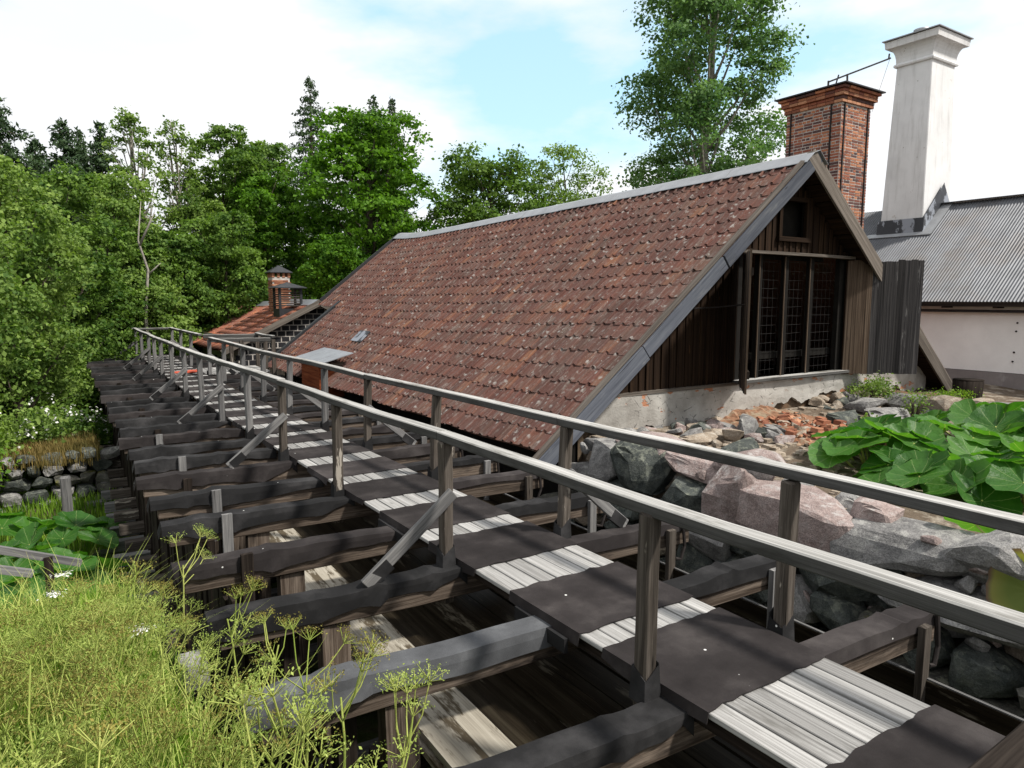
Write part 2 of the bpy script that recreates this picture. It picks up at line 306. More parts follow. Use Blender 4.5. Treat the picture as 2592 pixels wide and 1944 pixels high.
s = NT('ground', 0.95, 0.1); p = s.pos()
g = s.ramp(s.noise(p, 0.9, 6, 0.65), [(0.3, (0.035, 0.055, 0.014)), (0.55, (0.075, 0.115, 0.028)), (0.75, (0.15, 0.14, 0.05))])
e = s.ramp(s.noise(p, 9, 6, 0.7), [(0.3, (0.045, 0.032, 0.022)), (0.7, (0.13, 0.10, 0.07))])
xs = s.sep(p)
c = s.mix(s.ramp(s.noise(p, 0.7, 5, 0.6), [(0.44, 0), (0.58, 1)]), g, e)
yd = s.ramp(s.math('MULTIPLY', xs[0], 0.1), [(0.615, 0), (0.64, 1)]); c = s.mix(yd, c, s.mix(s.ramp(s.noise(p, 3, 5, 0.7), [(0.5, 0), (0.62, 1)]), s.mix(0.5, e, (0.16, 0.125, 0.095)), (0.30, 0.26, 0.21)))
s.color(c); s.bump(s.noise(p, 18, 6, 0.7), 0.8, 0.05); MAT['ground'] = s.m
s = NT('water', 0.08, 0.5); s.color((0.03, 0.028, 0.018)); s.bump(s.noise(s.pos(), 6, 3), 0.1, 0.02); MAT['water'] = s.m

# ------------------------------------------------------------------ mesh helper
class MB:
    def __init__(s): s.v = []; s.f = []; s.uv = []; s.t = []
    def face(s, idx, uv=None, tint=0.0):
        s.f.append(idx); s.uv.append(uv or [(0, 0)] * len(idx)); s.t.append(tint)
    def quad(s, a, b, c, d, uv=None, tint=0.0):
        i = len(s.v); s.v += [tuple(a), tuple(b), tuple(c), tuple(d)]; s.face([i, i + 1, i + 2, i + 3], uv, tint)
    def beam(s, p0, p1, w, h, up=(0, 0, 1), segs=1, bow=0.0, tint=0.0, jit=0.0, taper=1.0):
        """board from p0 to p1 (centre line), w sideways, h along up"""
        p0 = Vector(p0); p1 = Vector(p1); d = p1 - p0; Ln = d.length; d.normalize()
        up = Vector(up); sd = d.cross(up).normalized(); up = sd.cross(d).normalized()
        ru, rv = random.uniform(0, 40), random.uniform(0, 40); i0 = len(s.v)
        for k in range(segs + 1):
            t = k / segs; tp = 1 + (taper - 1) * t
            c = p0 + d * (Ln * t) + up * (bow * 4 * t * (1 - t)) + Vector((random.uniform(-jit, jit) for _ in range(3)))
            for a, b in ((-1, -1), (1, -1), (1, 1), (-1, 1)): s.v.append(tuple(c + sd * (a * w * tp / 2) + up * (b * h * tp / 2)))
        per = [0, w, w + h, 2 * w + h, 2 * w + 2 * h]
        for k in range(segs):
            u0, u1 = ru + Ln * k / segs, ru + Ln * (k + 1) / segs
            for q in range(4):
                a = i0 + k * 4 + q; b = i0 + k * 4 + (q + 1) % 4
                s.face([a, b, b + 4, a + 4], [(u0, rv + per[q]), (u0, rv + per[q + 1]), (u1, rv + per[q + 1]), (u1, rv + per[q])], tint)
        e = i0 + segs * 4
        s.face([i0 + 3, i0 + 2, i0 + 1, i0], [(ru, rv), (ru + .01, rv + w), (ru + .01, rv + w + .03), (ru, rv + .03)], tint)
        s.face([e, e + 1, e + 2, e + 3], [(ru, rv), (ru + .01, rv + w), (ru + .01, rv + w + .03), (ru, rv + .03)], tint)
        return s
    def box(s, lo, hi, tint=0.0):
        lo, hi = Vector(lo), Vector(hi); ext = hi - lo; ax = max(range(3), key=lambda i: ext[i])
        c = (lo + hi) / 2; d = Vector((0, 0, 0)); d[ax] = ext[ax] / 2
        if ax == 2: return s.beam(c - d, c + d, ext[0], ext[1], (0, 1, 0), tint=tint) if True else s
        if ax == 0: return s.beam(c - d, c + d, ext[1], ext[2], tint=tint)
        return s.beam(c - d, c + d, ext[0], ext[2], tint=tint)
    def tube(s, pts, rads, n=6, caps=True):
        pts = [Vector(p) for p in pts]; i0 = len(s.v); ru = random.uniform(0, 30); L_ = 0
        ref = Vector((0.31, 0.95, 0.07))
        for k, p in enumerate(pts):
            d = (pts[min(k + 1, len(pts) - 1)] - pts[max(k - 1, 0)]).normalized()
            a = d.cross(ref).normalized(); b = d.cross(a)
            for q in range(n):
                th = 2 * math.pi * q / n; s.v.append(tuple(p + (a * math.cos(th) + b * math.sin(th)) * rads[k]))
        for k in range(len(pts) - 1):
            l2 = L_ + (pts[k + 1] - pts[k]).length
            for q in range(n):
                a = i0 + k * n + q; b = i0 + k * n + (q + 1) % n
                s.face([a, b, b + n, a + n], [(ru + L_, q / n), (ru + L_, (q + 1) / n), (ru + l2, (q + 1) / n), (ru + l2, q / n)])
            L_ = l2
        if caps and n > 2:
            s.face([i0 + q for q in range(n)][::-1]); e = i0 + (len(pts) - 1) * n; s.face([e + q for q in range(n)])
        return s
    def mesh(s, name, smooth=False, tint=False):
        me = bpy.data.meshes.new(name); me.from_pydata(s.v, [], s.f)
        ul = me.uv_layers.new(name='UVMap'); ul.data.foreach_set('uv', np.array([c for f in s.uv for c in f], dtype=np.float32).ravel())
        if tint:
            at = me.attributes.new('tint', 'FLOAT', 'FACE'); at.data.foreach_set('value', np.array(s.t, dtype=np.float32))
        if smooth: me.polygons.foreach_set('use_smooth', np.ones(len(me.polygons), dtype=bool))
        me.update(); return me

def np_mesh(name, V, F, smooth=False):
    """V (n,3) float, F (m,k) int"""
    me = bpy.data.meshes.new(name); V = np.asarray(V, np.float32); F = np.asarray(F, np.int32); k = F.shape[1]
    me.vertices.add(len(V)); me.vertices.foreach_set('co', V.ravel())
    me.loops.add(F.size); me.loops.foreach_set('vertex_index', F.ravel())
    me.polygons.add(len(F)); me.polygons.foreach_set('loop_start', np.arange(0, F.size, k, dtype=np.int32))
    me.polygons.foreach_set('loop_total', np.full(len(F), k, np.int32))
    if smooth: me.polygons.foreach_set('use_smooth', np.ones(len(F), dtype=bool))
    me.update(calc_edges=True); me.validate(); return me

def link(name, me, mat, parent=None):
    if mat and not me.materials: me.materials.append(MAT[mat])
    o = bpy.data.objects.new(name, me); COL.objects.link(o)
    if parent is not None:
        o.parent = parent; o.matrix_parent_inverse = parent.matrix_basis.inverted()
    return o
def obj(name, mb, mat, parent=None, smooth=False, tint=False, bevel=0.0, solid=0.0):
    o = link(name, mb.mesh(name, smooth, tint), mat, parent)
    if solid:
        m = o.modifiers.new('solid', 'SOLIDIFY'); m.thickness = solid; m.offset = -1
    if bevel:
        m = o.modifiers.new('bevel', 'BEVEL'); m.width = bevel; m.segments = 1; m.limit_method = 'ANGLE'; m.angle_limit = R(40)
    return o
def tag(o, label, cat, group=None):
    o['label'] = label; o['category'] = cat
    if group: o['group'] = group
    return o
def thing(name, label, cat, loc=(0, 0, 0), group=None):
    o = bpy.data.objects.new(name, None); COL.objects.link(o); o.location = loc; o.empty_display_size = 0.2
    bpy.context.view_layer.update() if False else None
    o.matrix_basis = Matrix.Translation(Vector(loc))
    return tag(o, label, cat, group)
def struct(name, me_or_mb, mat, **k):
    o = obj(name, me_or_mb, mat, **k) if isinstance(me_or_mb, MB) else link(name, me_or_mb, mat)
    o['kind'] = 'structure'; return o
def place(name, me, parent, M):
    """an alike piece sharing mesh data, standing at world matrix M under parent"""
    o = bpy.data.objects.new(name, me); COL.objects.link(o)
    o.parent = parent; o.matrix_parent_inverse = parent.matrix_basis.inverted()
    o.matrix_basis = M; return o
def frame(loc, x, y, z):
    M = Matrix((x, y, z)).transposed().to_4x4(); M.translation = loc; return M
def sm(a, b, x):
    t = np.clip((x - a) / (b - a), 0, 1); return t * t * (3 - 2 * t)
rg = np.random.default_rng(11)

# ------------------------------------------------------------------ ground
def hgt(x, y):
    x = np.asarray(x, float); y = np.asarray(y, float)
    wob = 0.10 * np.sin(x * 1.3 + y * 0.7) + 0.07 * np.sin(x * 0.6 - y * 1.9)
    valley = -2.75 + 0.35 * wob + 0.0 * x
    valley = valley - 0.5 * np.exp(-((y - 29 - 0.4 * x) / 2.2) ** 2) * sm(2.5, 0.5, x)          # stream bed
    valley = valley + 1.0 * sm(32, 60, y)
    left_hill = 3.0 * sm(-6, -30, x)
    bank = 0.26 - 0.125 * y + 0.05 * wob
    bm = sm(8.6, 6.4, y - 0.5 * np.minimum(x, 0)) * sm(0.80, 0.45, x)
    zz = valley + left_hill
    zz = np.where(True, zz * (1 - bm) + bank * bm, zz)
    yard = 0.02 + 0.05 * wob + 0.10 * sm(6.5, 8, y) - 0.15 * sm(4, 0, y) * sm(9, 6, x)
    ym = sm(6.40, 6.52, x) * sm(34, 27, y)
    zz = zz * (1 - ym) + yard * ym
    back = sm(27, 34, y) * sm(5.5, 9, x)
    zz = zz * (1 - back) + (-1.0 + 2.5 * sm(40, 80, y)) * back
    return zz
gz = lambda x, y: float(hgt(x, y))
gx = np.unique(np.concatenate([np.linspace(-400, -40, 10), np.linspace(-40, -4, 25), np.linspace(-4, 7, 111), np.linspace(7, 24, 52), np.linspace(24, 60, 25), np.linspace(60, 400, 10)]))
gy = np.unique(np.concatenate([np.linspace(-200, -12, 6), np.linspace(-12, 0, 25), np.linspace(0, 12, 91), np.linspace(12, 40, 71), np.linspace(40, 90, 26), np.linspace(90, 600, 10)]))
X, Y = np.meshgrid(gx, gy, indexing='ij'); Zg = hgt(X, Y)
nx, ny = len(gx), len(gy); idx = np.arange(nx * ny).reshape(nx, ny)
F = np.stack([idx[:-1, :-1], idx[1:, :-1], idx[1:, 1:], idx[:-1, 1:]], -1).reshape(-1, 4)
struct('ground', np_mesh('ground', np.stack([X, Y, Zg], -1).reshape(-1, 3), F, True), 'ground')
mb = MB(); mb.quad((-14, 20, -3.02), (1.0, 20, -3.02), (3, 36, -3.02), (-14, 36, -3.02)); struct('stream_water', mb, 'water')

# ------------------------------------------------------------------ main building: pantiled roof over a boarded gable
XR, XE, YB, YW, YF = 11.29, 5.58, 7.6, 8.0, 25.3
ZE = 0.08
def zr(y): return float(np.interp(y, [7.6, 10, 13.3, 17.5, 21, 23.1, 24.4, 25.4], [4.70, 4.665, 4.63, 4.60, 4.56, 4.55, 4.59, 4.68]))
def roofp(y, t, side=-1, off=0.0):
    """point on the roof: t=0 ridge .. 1 eave; off = height along the normal"""
    x = XR + side * (XR - XE) * t; zz = zr(y)
    z = zz + (ZE - zz) * t - 0.10 * math.sin(math.pi * t) * math.sin(math.pi * (y - YB) / (YF - YB)) + 0.02 * t * math.sin(y * 1.9 + t * 5)
    n = Vector((side * 0.63, 0, 0.777)); return Vector((x, y, z)) + n * off
def YFt(t): return YF if t < 0.56 else 23.4
forge = thing('forge_building', 'long low building with lichened red pantile roof and dark boarded gable', 'building', (XR, 16, 0))
mb = MB()
ys = np.linspace(YB + 0.03, YF, 30); ts = np.linspace(0, 1.0, 9)
for side in (-1, 1):
    for a in range(29):
        for b in range(8):
            yq = [YB + .03 + (YFt((ts[b] + ts[b + 1]) / 2) - YB - .03) * w_ / 29 for w_ in (a, a + 1)]
            q = [roofp(yq[0], ts[b], side), roofp(yq[1], ts[b], side), roofp(yq[1], ts[b + 1], side), roofp(yq[0], ts[b + 1], side)]
            if side == 1: q = q[::-1]
            mb.quad(*[v + Vector((0, 0, 0)) for v in q[::-1]])
            mb.quad(*[v - Vector((0, 0, 0.09)) for v in q])
roof = obj('roof', mb, 'tile_old', forge)
# one pantile: S-shaped section, lower edge thick
def tile_mesh(name, w=0.235, ln=0.40, seed=0):
    rr = random.Random(seed); m = MB()
    prof = [(-0.016, 0.004), (-0.012, 0.028), (0.006, 0.042), (0.026, 0.040), (0.044, 0.008), (0.10, 0.0), (0.18, 0.0), (0.236, 0.010)]
    n = len(prof); z0, z1 = 0.004, 0.018
    for s_, h in prof: m.v.append((s_ * w / 0.235, 0, z0 + h))
    for s_, h in prof: m.v.append((s_ * w / 0.235, ln, z1 + h + rr.uniform(-.002, .002)))
    for s_, h in prof: m.v.append((s_ * w / 0.235, ln - 0.004, z1 + h - 0.013))
    for k in range(n - 1):
        m.face([k, k + 1, n + k + 1, n + k]); m.face([n + k, n + k + 1, 2 * n + k + 1, 2 * n + k])
    m.face([0, n, 2 * n]); m.face([n - 1, 3 * n - 1, 2 * n - 1])
    return m
TW, NC = 0.235, 21
tiles = []
ncol = int((YF - YB - 0.16) / TW)
for c in range(NC):
    for k in range(ncol):
        y = YB + 0.14 + k * TW; t0 = 0.015 + c / NC * 0.99
        if 17.1 < y < 19.3 and t0 > 0.90: continue
        if y + TW > YFt(t0 + .02): continue
        tiles.append((y, t0))
def tile_frame(y, t0):
    p0 = roofp(y, t0, -1, 0.012); p1 = roofp(y, min(t0 + 1 / NC, 1.02), -1, 0.012); p2 = roofp(y + TW, t0, -1, 0.012)
    dy = (p1 - p0).normalized(); dx = (p2 - p0).normalized(); dz = dx.cross(dy)
    if dz.z < 0: dz = -dz
    a = 0.055 + random.uniform(-0.03, 0.03); dx2 = (dx + dy * a).normalized(); dy2 = (dy - dx * a).normalized()
    slip = random.uniform(.02, .05) if random.random() < .04 else 0
    return frame(p0 + dz * random.uniform(-0.003, 0.006) + dy * (slip + random.uniform(-0.012, 0.012)), dx2, dy2, dz)
camp = Vector((0, 0, 2.18))
tiles.sort(key=lambda q: (roofp(q[0], q[1]) - camp).length)
tm = [tile_mesh('roof_tile', TW, 0.40, i).mesh('roof_tile', True) for i in range(3)]
for m in tm: m.materials.append(MAT['tile_old']); m.set_sharp_from_angle(angle=R(35))
for i, (y, t0) in enumerate(tiles[:300]): place('roof_tile', tm[i % 3], roof, tile_frame(y, t0))
def join_pieces(name, base, frames, mat, parent, smooth=False):
    bv = np.array(base.v); out = MB(); n = len(bv)
    for M in frames:
        A = np.array(M); i0 = len(out.v); tv = random.random()
        out.v += [tuple(r) for r in bv @ A[:3, :3].T + A[:3, 3]]
        for f in base.f: out.face([i0 + q for q in f], None, tv)
    o = obj(name, out, mat, parent, smooth, True); o['kind'] = 'stuff'
    if smooth: o.data.set_sharp_from_angle(angle=R(35))
    return o
join_pieces('roof_tiles', tile_mesh('t', TW, 0.40, 9), [tile_frame(y, t0) for y, t0 in tiles[300:]], 'tile_old', roof, True)
# sheet metal ridge, in lengths
rk = np.linspace(YB - 0.06, YF + 0.05, 11)
for i in range(10):
    mb = MB(); y0, y1 = rk[i], rk[i + 1] + 0.04; lift = 0.075 + 0.006 * (i % 2)
    prev = None
    for yy in np.linspace(y0, y1, 4):
        yc = min(max(yy, YB), YF)
        row = []
        for off, side, tt in ((-0.012, -1, 0.048), (0, -1, 0.046), (0.012, -1, 0.010), (0.03, 1, 0.0), (0.012, 1, 0.010), (0, 1, 0.046)):
            v = roofp(yc, tt, side, lift + off * 0.6); v.y = yy; v.z += random.uniform(-.002, .002); row.append(v)
        if prev:
            for a in range(5): mb.quad(prev[a], prev[a + 1], row[a + 1], row[a], [(yy, a * .1), (yy, a * .1 + .1), (yy + .6, a * .1 + .1), (yy + .6, a * .1)])
        prev = row
    obj('ridge_cap', mb, 'galv', forge, False, solid=0.004)
# bargeboards
def barge(side, t0, t1, mat, w=0.27, y=YB, dz=0.0):
    a = roofp(YB + .1, t0, side); b = roofp(YB + .1, t1, side); a.y = b.y = y
    nrm = Vector((side * 0.63, 0, 0.777)); dn = -0.085 + dz
    m = MB(); m.beam(a + nrm * dn, b + nrm * dn, 0.045, w, nrm, segs=4, jit=0.004); return obj('bargeboard', m, mat, forge, bevel=0.004)
barge(-1, -0.012, 0.40, 'barge_blue', 0.23); barge(-1, 0.403, 0.70, 'barge_blue', 0.225, YB + .012); barge(-1, 0.703, 1.06, 'barge_blue', 0.25, YB)
barge(1, -0.012, 0.45, 'barge_brown', 0.26); barge(1, 0.453, 1.02, 'barge_brown', 0.25, YB + .01)
for side, mat in ((-1, 'barge_brown'), (1, 'barge_brown')):          # capping strip along the verge
    a = roofp(YB + .1, -0.0, side); b = roofp(YB + .1, 1.04, side); a.y = b.y = YB + 0.055
    n_ = Vector((side * 0.63, 0, 0.777)); m = MB(); m.beam(a + n_ * .060, b + n_ * .060, 0.11, 0.028, n_, segs=6, jit=.003); obj('verge_strip', m, mat, forge)
m = MB(); a = roofp(YF, 0, -1); b = roofp(YF, .56, -1); n_ = Vector((-0.63, 0, 0.777))
m.beam(a + n_ * -.03 + Vector((0, .06, 0)), b + n_ * -.03 + Vector((0, .06, 0)), .05, .24, n_); obj('bargeboard', m, 'black_metal', forge)
# soffit boards under the gable overhang
for side in (-1, 1):
    for k in range(16):
        t = 0.02 + k * 0.06; a = roofp(YB + .2, t, side, -0.11); b = roofp(YB + .2, t + .056, side, -0.11)
        c = (a + b) / 2; m = MB(); m.beam((c.x, YB + .03, c.z), (c.x, YW + .1, c.z), (b - a).length, 0.02, (side * .63, 0, .777)); obj('soffit_board', m, 'gable_board', forge)
# walls
def ztop(x): return 4.70 - 0.809 * abs(x - XR) - 0.17
wall = MB()
for x0, x1, z0, z1 in ((6.3, 9.9, -.9, None), (13.1, 16.3, -.9, None), (9.9, 10.95, 2.99, None), (11.70, 13.1, 2.99, None), (9.9, 13.1, -.9, .68), (10.95, 11.70, 3.98, None), (10.95, 11.70, 2.99, 3.28)):
    xs_ = np.linspace(x0, x1, 13)
    for a, b in zip(xs_[:-1], xs_[1:]):
        za = max(z0, ztop(a) if z1 is None else z1); zb = max(z0, ztop(b) if z1 is None else z1)
        wall.quad((a, YW + .06, z0), (b, YW + .06, z0), (b, YW + .06, zb), (a, YW + .06, za))
gable = obj('gable_wall', wall, 'dark_inside', forge, solid=0.03)
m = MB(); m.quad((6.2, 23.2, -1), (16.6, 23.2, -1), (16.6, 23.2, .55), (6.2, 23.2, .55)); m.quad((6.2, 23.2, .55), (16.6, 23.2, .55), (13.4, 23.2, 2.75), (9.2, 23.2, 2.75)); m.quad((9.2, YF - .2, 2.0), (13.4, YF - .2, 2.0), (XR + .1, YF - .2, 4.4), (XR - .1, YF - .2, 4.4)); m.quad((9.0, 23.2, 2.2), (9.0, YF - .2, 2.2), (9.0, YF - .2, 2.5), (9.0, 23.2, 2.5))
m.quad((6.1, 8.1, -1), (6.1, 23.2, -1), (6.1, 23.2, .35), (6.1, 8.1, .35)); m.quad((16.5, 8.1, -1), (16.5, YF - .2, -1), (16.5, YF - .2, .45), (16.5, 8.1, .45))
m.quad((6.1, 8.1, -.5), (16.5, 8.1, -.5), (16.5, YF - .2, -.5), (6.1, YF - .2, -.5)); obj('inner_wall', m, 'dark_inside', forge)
x = 6.55; k = 0
while x < 16.1:
    w = random.uniform(0.15, 0.19); zlo = 0.70 + random.uniform(-.015, .015)
    for z0, z1 in ([(zlo, None)] if (x + w < 9.9 or x > 13.08) else ([(3.02, 3.27), (4.0, None)] if (10.88 < x + w / 2 < 11.74) else [(3.02, None)])):
        zt = min(ztop(x), ztop(x + w)) + 0.06 if z1 is None else z1
        if zt - z0 > 0.05:
            xc = x + w / 2
            if x + w >= 9.9 and x < 9.9: xc = x + (9.9 - x) / 2; ww = 9.9 - x
            else: ww = w - 0.006
            if ww > .03:
                m = MB(); m.beam((xc, YW + .03 - .008 * (k % 2), z0), (xc, YW + .03 - .008 * (k % 2), zt), ww, 0.026, (0, 1, 0)); obj('board', m, 'gable_board', gable)
                if k % 1 == 0 and ww > .1:
                    m = MB(); m.beam((x, YW + .001, z0), (x, YW + .001, zt - .03), 0.045, 0.022, (0, 1, 0)); obj('batten', m, 'gable_board', gable)
    x += w; k += 1
m = MB(); m.beam((6.9, YW - .01, .70), (9.9, YW - .01, .705), .07, .05, segs=3, jit=.004); obj('base_board', m, 'barge_brown', forge)
# attic hatch: frame round a dark opening
hatch = MB()
for a, b, w in (((10.93, YW, 3.24), (10.93, YW, 4.02), .08), ((11.72, YW, 3.24), (11.72, YW, 4.02), .08)): hatch.beam(a, b, w, .07, (0, 1, 0))
hatch.beam((10.86, YW - .02, 3.26), (11.80, YW - .02, 3.26), .08, .08); hatch.beam((10.97, YW, 3.98), (11.68, YW, 3.98), .07, .08)
obj('hatch_frame', hatch, 'gable_board', forge)
# big window with mullions, iron wire panels, sill and lintel
m = MB(); m.beam((9.80, YW - .06, 3.0), (13.18, YW - .06, 2.985), .12, .05, segs=3, jit=.004); obj('lintel', m, 'barge_brown', forge)
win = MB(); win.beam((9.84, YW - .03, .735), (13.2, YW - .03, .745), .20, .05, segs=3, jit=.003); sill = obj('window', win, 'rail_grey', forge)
for xx, w in ((9.97, .12), (10.52, .11), (11.27, .11), (12.03, .11), (13.0, .16)):
    m = MB(); m.beam((xx, YW + .09, .75), (xx, YW + .09, 2.97), w * .85, .10, (0, 1, 0)); obj('mullion', m, 'dark_inside', sill)
for xx in (10.50, 11.22, 11.98): m = MB(); m.beam((xx - .03, YW + .03, .75), (xx - .03, YW + .03, 2.95), .02, .02, (0, 1, 0)); obj('mullion_lit_edge', m, 'shutter_brown', sill)  # lighter strips put the sunlit left edges of the mullions into colour
m = MB(); m.beam((9.95, YW + .22, 1.14), (13.0, YW + .22, 1.14), .06, .12); obj('transom', m, 'dark_inside', sill)
for x0, x1 in ((10.05, 10.44), (10.60, 11.19), (11.35, 11.95), (12.11, 12.90)):
    m = MB()
    for z in np.arange(.88, 2.9, .165): m.beam((x0, YW + .16, z + random.uniform(-.01, .01)), (x1, YW + .16, z + random.uniform(-.01, .01)), .005, .005)
    for xx in np.arange(x0 + .04, x1, .135): m.beam((xx, YW + .166, .78), (xx + random.uniform(-.015, .015), YW + .166, 2.95), .004, .004, (0, 1, 0))
    obj('wire_panel', m, 'wire_grey', sill)
m = MB(); m.box((10.70, YW + .20, 2.9), (12.6, YW + .23, 4.3)); obj('hatch_dark_panel', m, 'dark_inside', forge)  # added dark sheet, stands for the shade inside the hatch opening
# shutters standing open
def shutter(hx, hy, ang, n, w, matf, label):
    d = Vector((math.cos(ang), math.sin(ang), 0)); nn = Vector((-d.y, d.x, 0))
    root = MB()
    for zz in (1.0,): root.beam(Vector((hx, hy, zz)) + nn * .03, Vector((hx, hy, zz)) + nn * .03 + d * (n * w), .035, .12, segs=1)
    sh = obj('shutter', root, 'dark_board', forge); sh['label'] = label
    root = MB(); root.beam(Vector((hx, hy, 2.6)) + nn * .03, Vector((hx, hy, 2.6)) + nn * .03 + d * (n * w), .035, .12); obj('ledge', root, 'dark_board', sh)
    for k in range(n):
        c = Vector((hx, hy, 0)) + d * ((k + .5) * w); z0 = .70 + random.uniform(-.02, .01); z1 = 2.93 + random.uniform(-.02, .03)
        m = MB(); a = c + nn * random.uniform(-.0012, .0012); m.beam((a.x, a.y, z0), (a.x, a.y, z1), w - .004, .028, nn); obj('board', m, matf(k), sh)
shutter(13.06, YW - .04, -R(33), 12, 0.125, lambda k: 'shutter_brown' if k < 4 else 'shutter_grey', 'right shutter, brown near its hinge and weathered grey beyond')
shutter(9.93, YW - .06, math.pi + R(42.5), 11, 0.13, lambda k: 'shutter_brown' if k % 3 else 'shutter_grey', 'left shutter, swung out and seen nearly edge-on')
m = MB(); m.tube([(8.62, YW - .02, 2.02), (9.1, YW - .25, 2.05), (9.45, YW - .48, 2.09)], [.012] * 3, 6); obj('stay_bar', m, 'iron', forge)
# plaster plinth with ragged lower edge
px = np.arange(6.55, 16.42, .06)
zb = np.interp(px, [6.5, 7.2, 8.6, 9.83, 11.2, 12.4, 13.35, 14.6, 16.3], [.16, .13, .06, .13, .24, .30, .36, .30, .12])
zb = zb + .05 * np.sin(px * 5.1) + .035 * np.sin(px * 13.7 + 1) + rg.uniform(-.02, .02, len(px))
m = MB(); yp = YW - .035
for i in range(len(px) - 1):
    zz = [np.linspace(zb[j], .69, 5) for j in (i, i + 1)]
    f = lambda j, k: (px[i + j], yp - .012 * math.sin(px[i + j] * 2.3 + k * 1.3), zz[j][k])
    for k in range(4): m.quad(f(0, k), f(1, k), f(1, k + 1), f(0, k + 1))
    m.quad((px[i], yp + .06, zb[i]), (px[i + 1], yp + .06, zb[i + 1]), f(1, 0), f(0, 0))
obj('plaster_plinth', m, 'plaster', forge, True)
m = MB(); m.quad((6.4, YW + .03, -1), (16.4, YW + .03, -1), (16.4, YW + .03, .6), (6.4, YW + .03, .6)); obj('footing', m, 'soil', forge)
# low box let into the eave beside the walkway, with a metal lid
box_t = MB(); box_t.box((5.45, 17.5, -.35), (5.50, 18.95, .50)); box_t.box((5.45, 18.95, -.35), (6.4, 19.0, .50)); box_t.box((5.45, 17.45, -.35), (6.4, 17.5, .50))
eb = obj('eave_box', box_t, 'red_wood', forge); eb['label'] = 'reddish wooden box with a grey metal lid cut into the eave'
m = MB()
for i, (y0, y1) in enumerate(((17.1, 17.75), (17.75, 18.7), (18.7, 19.45))):
    m = MB(); m.beam((5.38, (y0 + y1) / 2, .56 + .002 * i), (6.25, (y0 + y1) / 2, .80 + .002 * i), y1 - y0 - .01, .02); obj('lid_sheet', m, 'lid_metal', eb)
for y0 in (17.4, 19.2):
    m = MB(); m.beam((5.45, y0, .50), (6.3, y0, .52), .07, .09); obj('cheek_beam', m, 'beam_brown', eb)
m = MB(); m.beam((6.75, 18.3, 1.03), (7.05, 18.3, 1.30), .7, .03, (-.6, 0, .77)); obj('flashing', m, 'flash', forge)
# lean-to strip on the lower far verge
m = MB(); a = roofp(23.45, .55, -1, .02); b = roofp(23.45, 1.02, -1, .02); m.beam(a, b, .20, .10, (-.63, 0, .777)); obj('verge_flashing', m, 'black_metal', forge)

# ------------------------------------------------------------------ small building with slag-brick gable
SX, SY, SZ, SL, SE = 8.54, 27.0, 2.10, 11.5, 5.0
slag = thing('slag_brick_building', 'small far building with orange pantile roof, black slag-brick gable and vent', 'building', (SX, SY + 5, -1))
def srp(y, t, side=-1, off=0.0):
    z = SZ - (SZ - .34) * t - .14 * math.sin(math.pi * min(max((y - SY) / SL, 0), 1)) * t - .10 * math.sin(math.pi * t) * .6
    z += .10 * math.sin(math.pi * min(max((y - SY - 5) / 6.5, 0), 1)) * (1 - t) * -1
    return Vector((SX + side * (SX - SE) * t, y, z)) + Vector((side * .46, 0, .888)) * off
m = MB(); ys = np.linspace(SY, SY + SL, 14); ts = np.linspace(0, 1, 6)
for side in (-1, 1):
    for a in range(13):
        for b in range(5):
            q = [srp(ys[a], ts[b], side), srp(ys[a + 1], ts[b], side), srp(ys[a + 1], ts[b + 1], side), srp(ys[a], ts[b + 1], side)]
            if side == 1: q = q[::-1]
            m.quad(*q[::-1]); m.quad(*[v - Vector((0, 0, .08)) for v in q])
sroof = obj('roof', m, 'tile_far', slag)
ftiles = []
for c in range(11):
    for k in range(48): ftiles.append((SY + .1 + k * .237, .02 + c / 11 * .98))
def ft_frame(y, t0):
    p0 = srp(y, t0, -1, .01); p1 = srp(y, t0 + 1 / 11, -1, .01); p2 = srp(y + .237, t0, -1, .01)
    dy = (p1 - p0).normalized(); dx = (p2 - p0).normalized(); dz = dx.cross(dy); dz = -dz if dz.z < 0 else dz
    return frame(p0 + dz * random.uniform(-.004, .008) + dy * random.uniform(-.015, .015), dx, dy, dz)
ftiles.sort(key=lambda q: (srp(*q) - camp).length)
fm = tile_mesh('roof_tile', .237, .40, 3).mesh('roof_tile', True); fm.materials.append(MAT['tile_far'])
for q in ftiles[:300]: place('roof_tile', fm, sroof, ft_frame(*q))
join_pieces('roof_tiles', tile_mesh('t', .237, .40, 5), [ft_frame(*q) for q in ftiles[300:]], 'tile_far', sroof, True)
for i in range(5):
    y0 = SY + .0 + i * SL / 5; m = MB()
    for side in (-1, 1):
        a, b = srp(y0, 0, side, .07), srp(y0 + SL / 5 + .03, 0, side, .07); c, d = srp(y0, .11, side, .06), srp(y0 + SL / 5 + .03, .11, side, .06)
        m.quad(a, b, d, c) if side == 1 else m.quad(c, d, b, a)
    obj('ridge_cap', m, 'lid_metal', slag, solid=.006)
for side in (-1, 1):
    a, b = srp(SY, 0, side, -.05), srp(SY, 1.05 if side < 0 else .45, side, -.05); a.y = b.y = SY - .06
    m = MB(); m.beam(a, b, .05, .22, (side * .46, 0, .888)); obj('bargeboard', m, 'barge_brown', slag)
m = MB(); m.quad((SE + .5, SY + .35, -2), (11, SY + .35, -2), (11, SY + .35, .6), (SE + .5, SY + .35, .6)); m.quad((SE + .5, SY + .35, .6), (11, SY + .35, .6), (SX + .05, SY + .35, 1.92), (SX - .05, SY + .35, 1.92))
m.quad((SE + .5, SY + .35, -2), (SE + .5, SY + SL - .3, -2), (SE + .5, SY + SL - .3, .7), (SE + .5, SY + .35, .7)); sw = obj('gable_wall', m, 'mortar', slag)
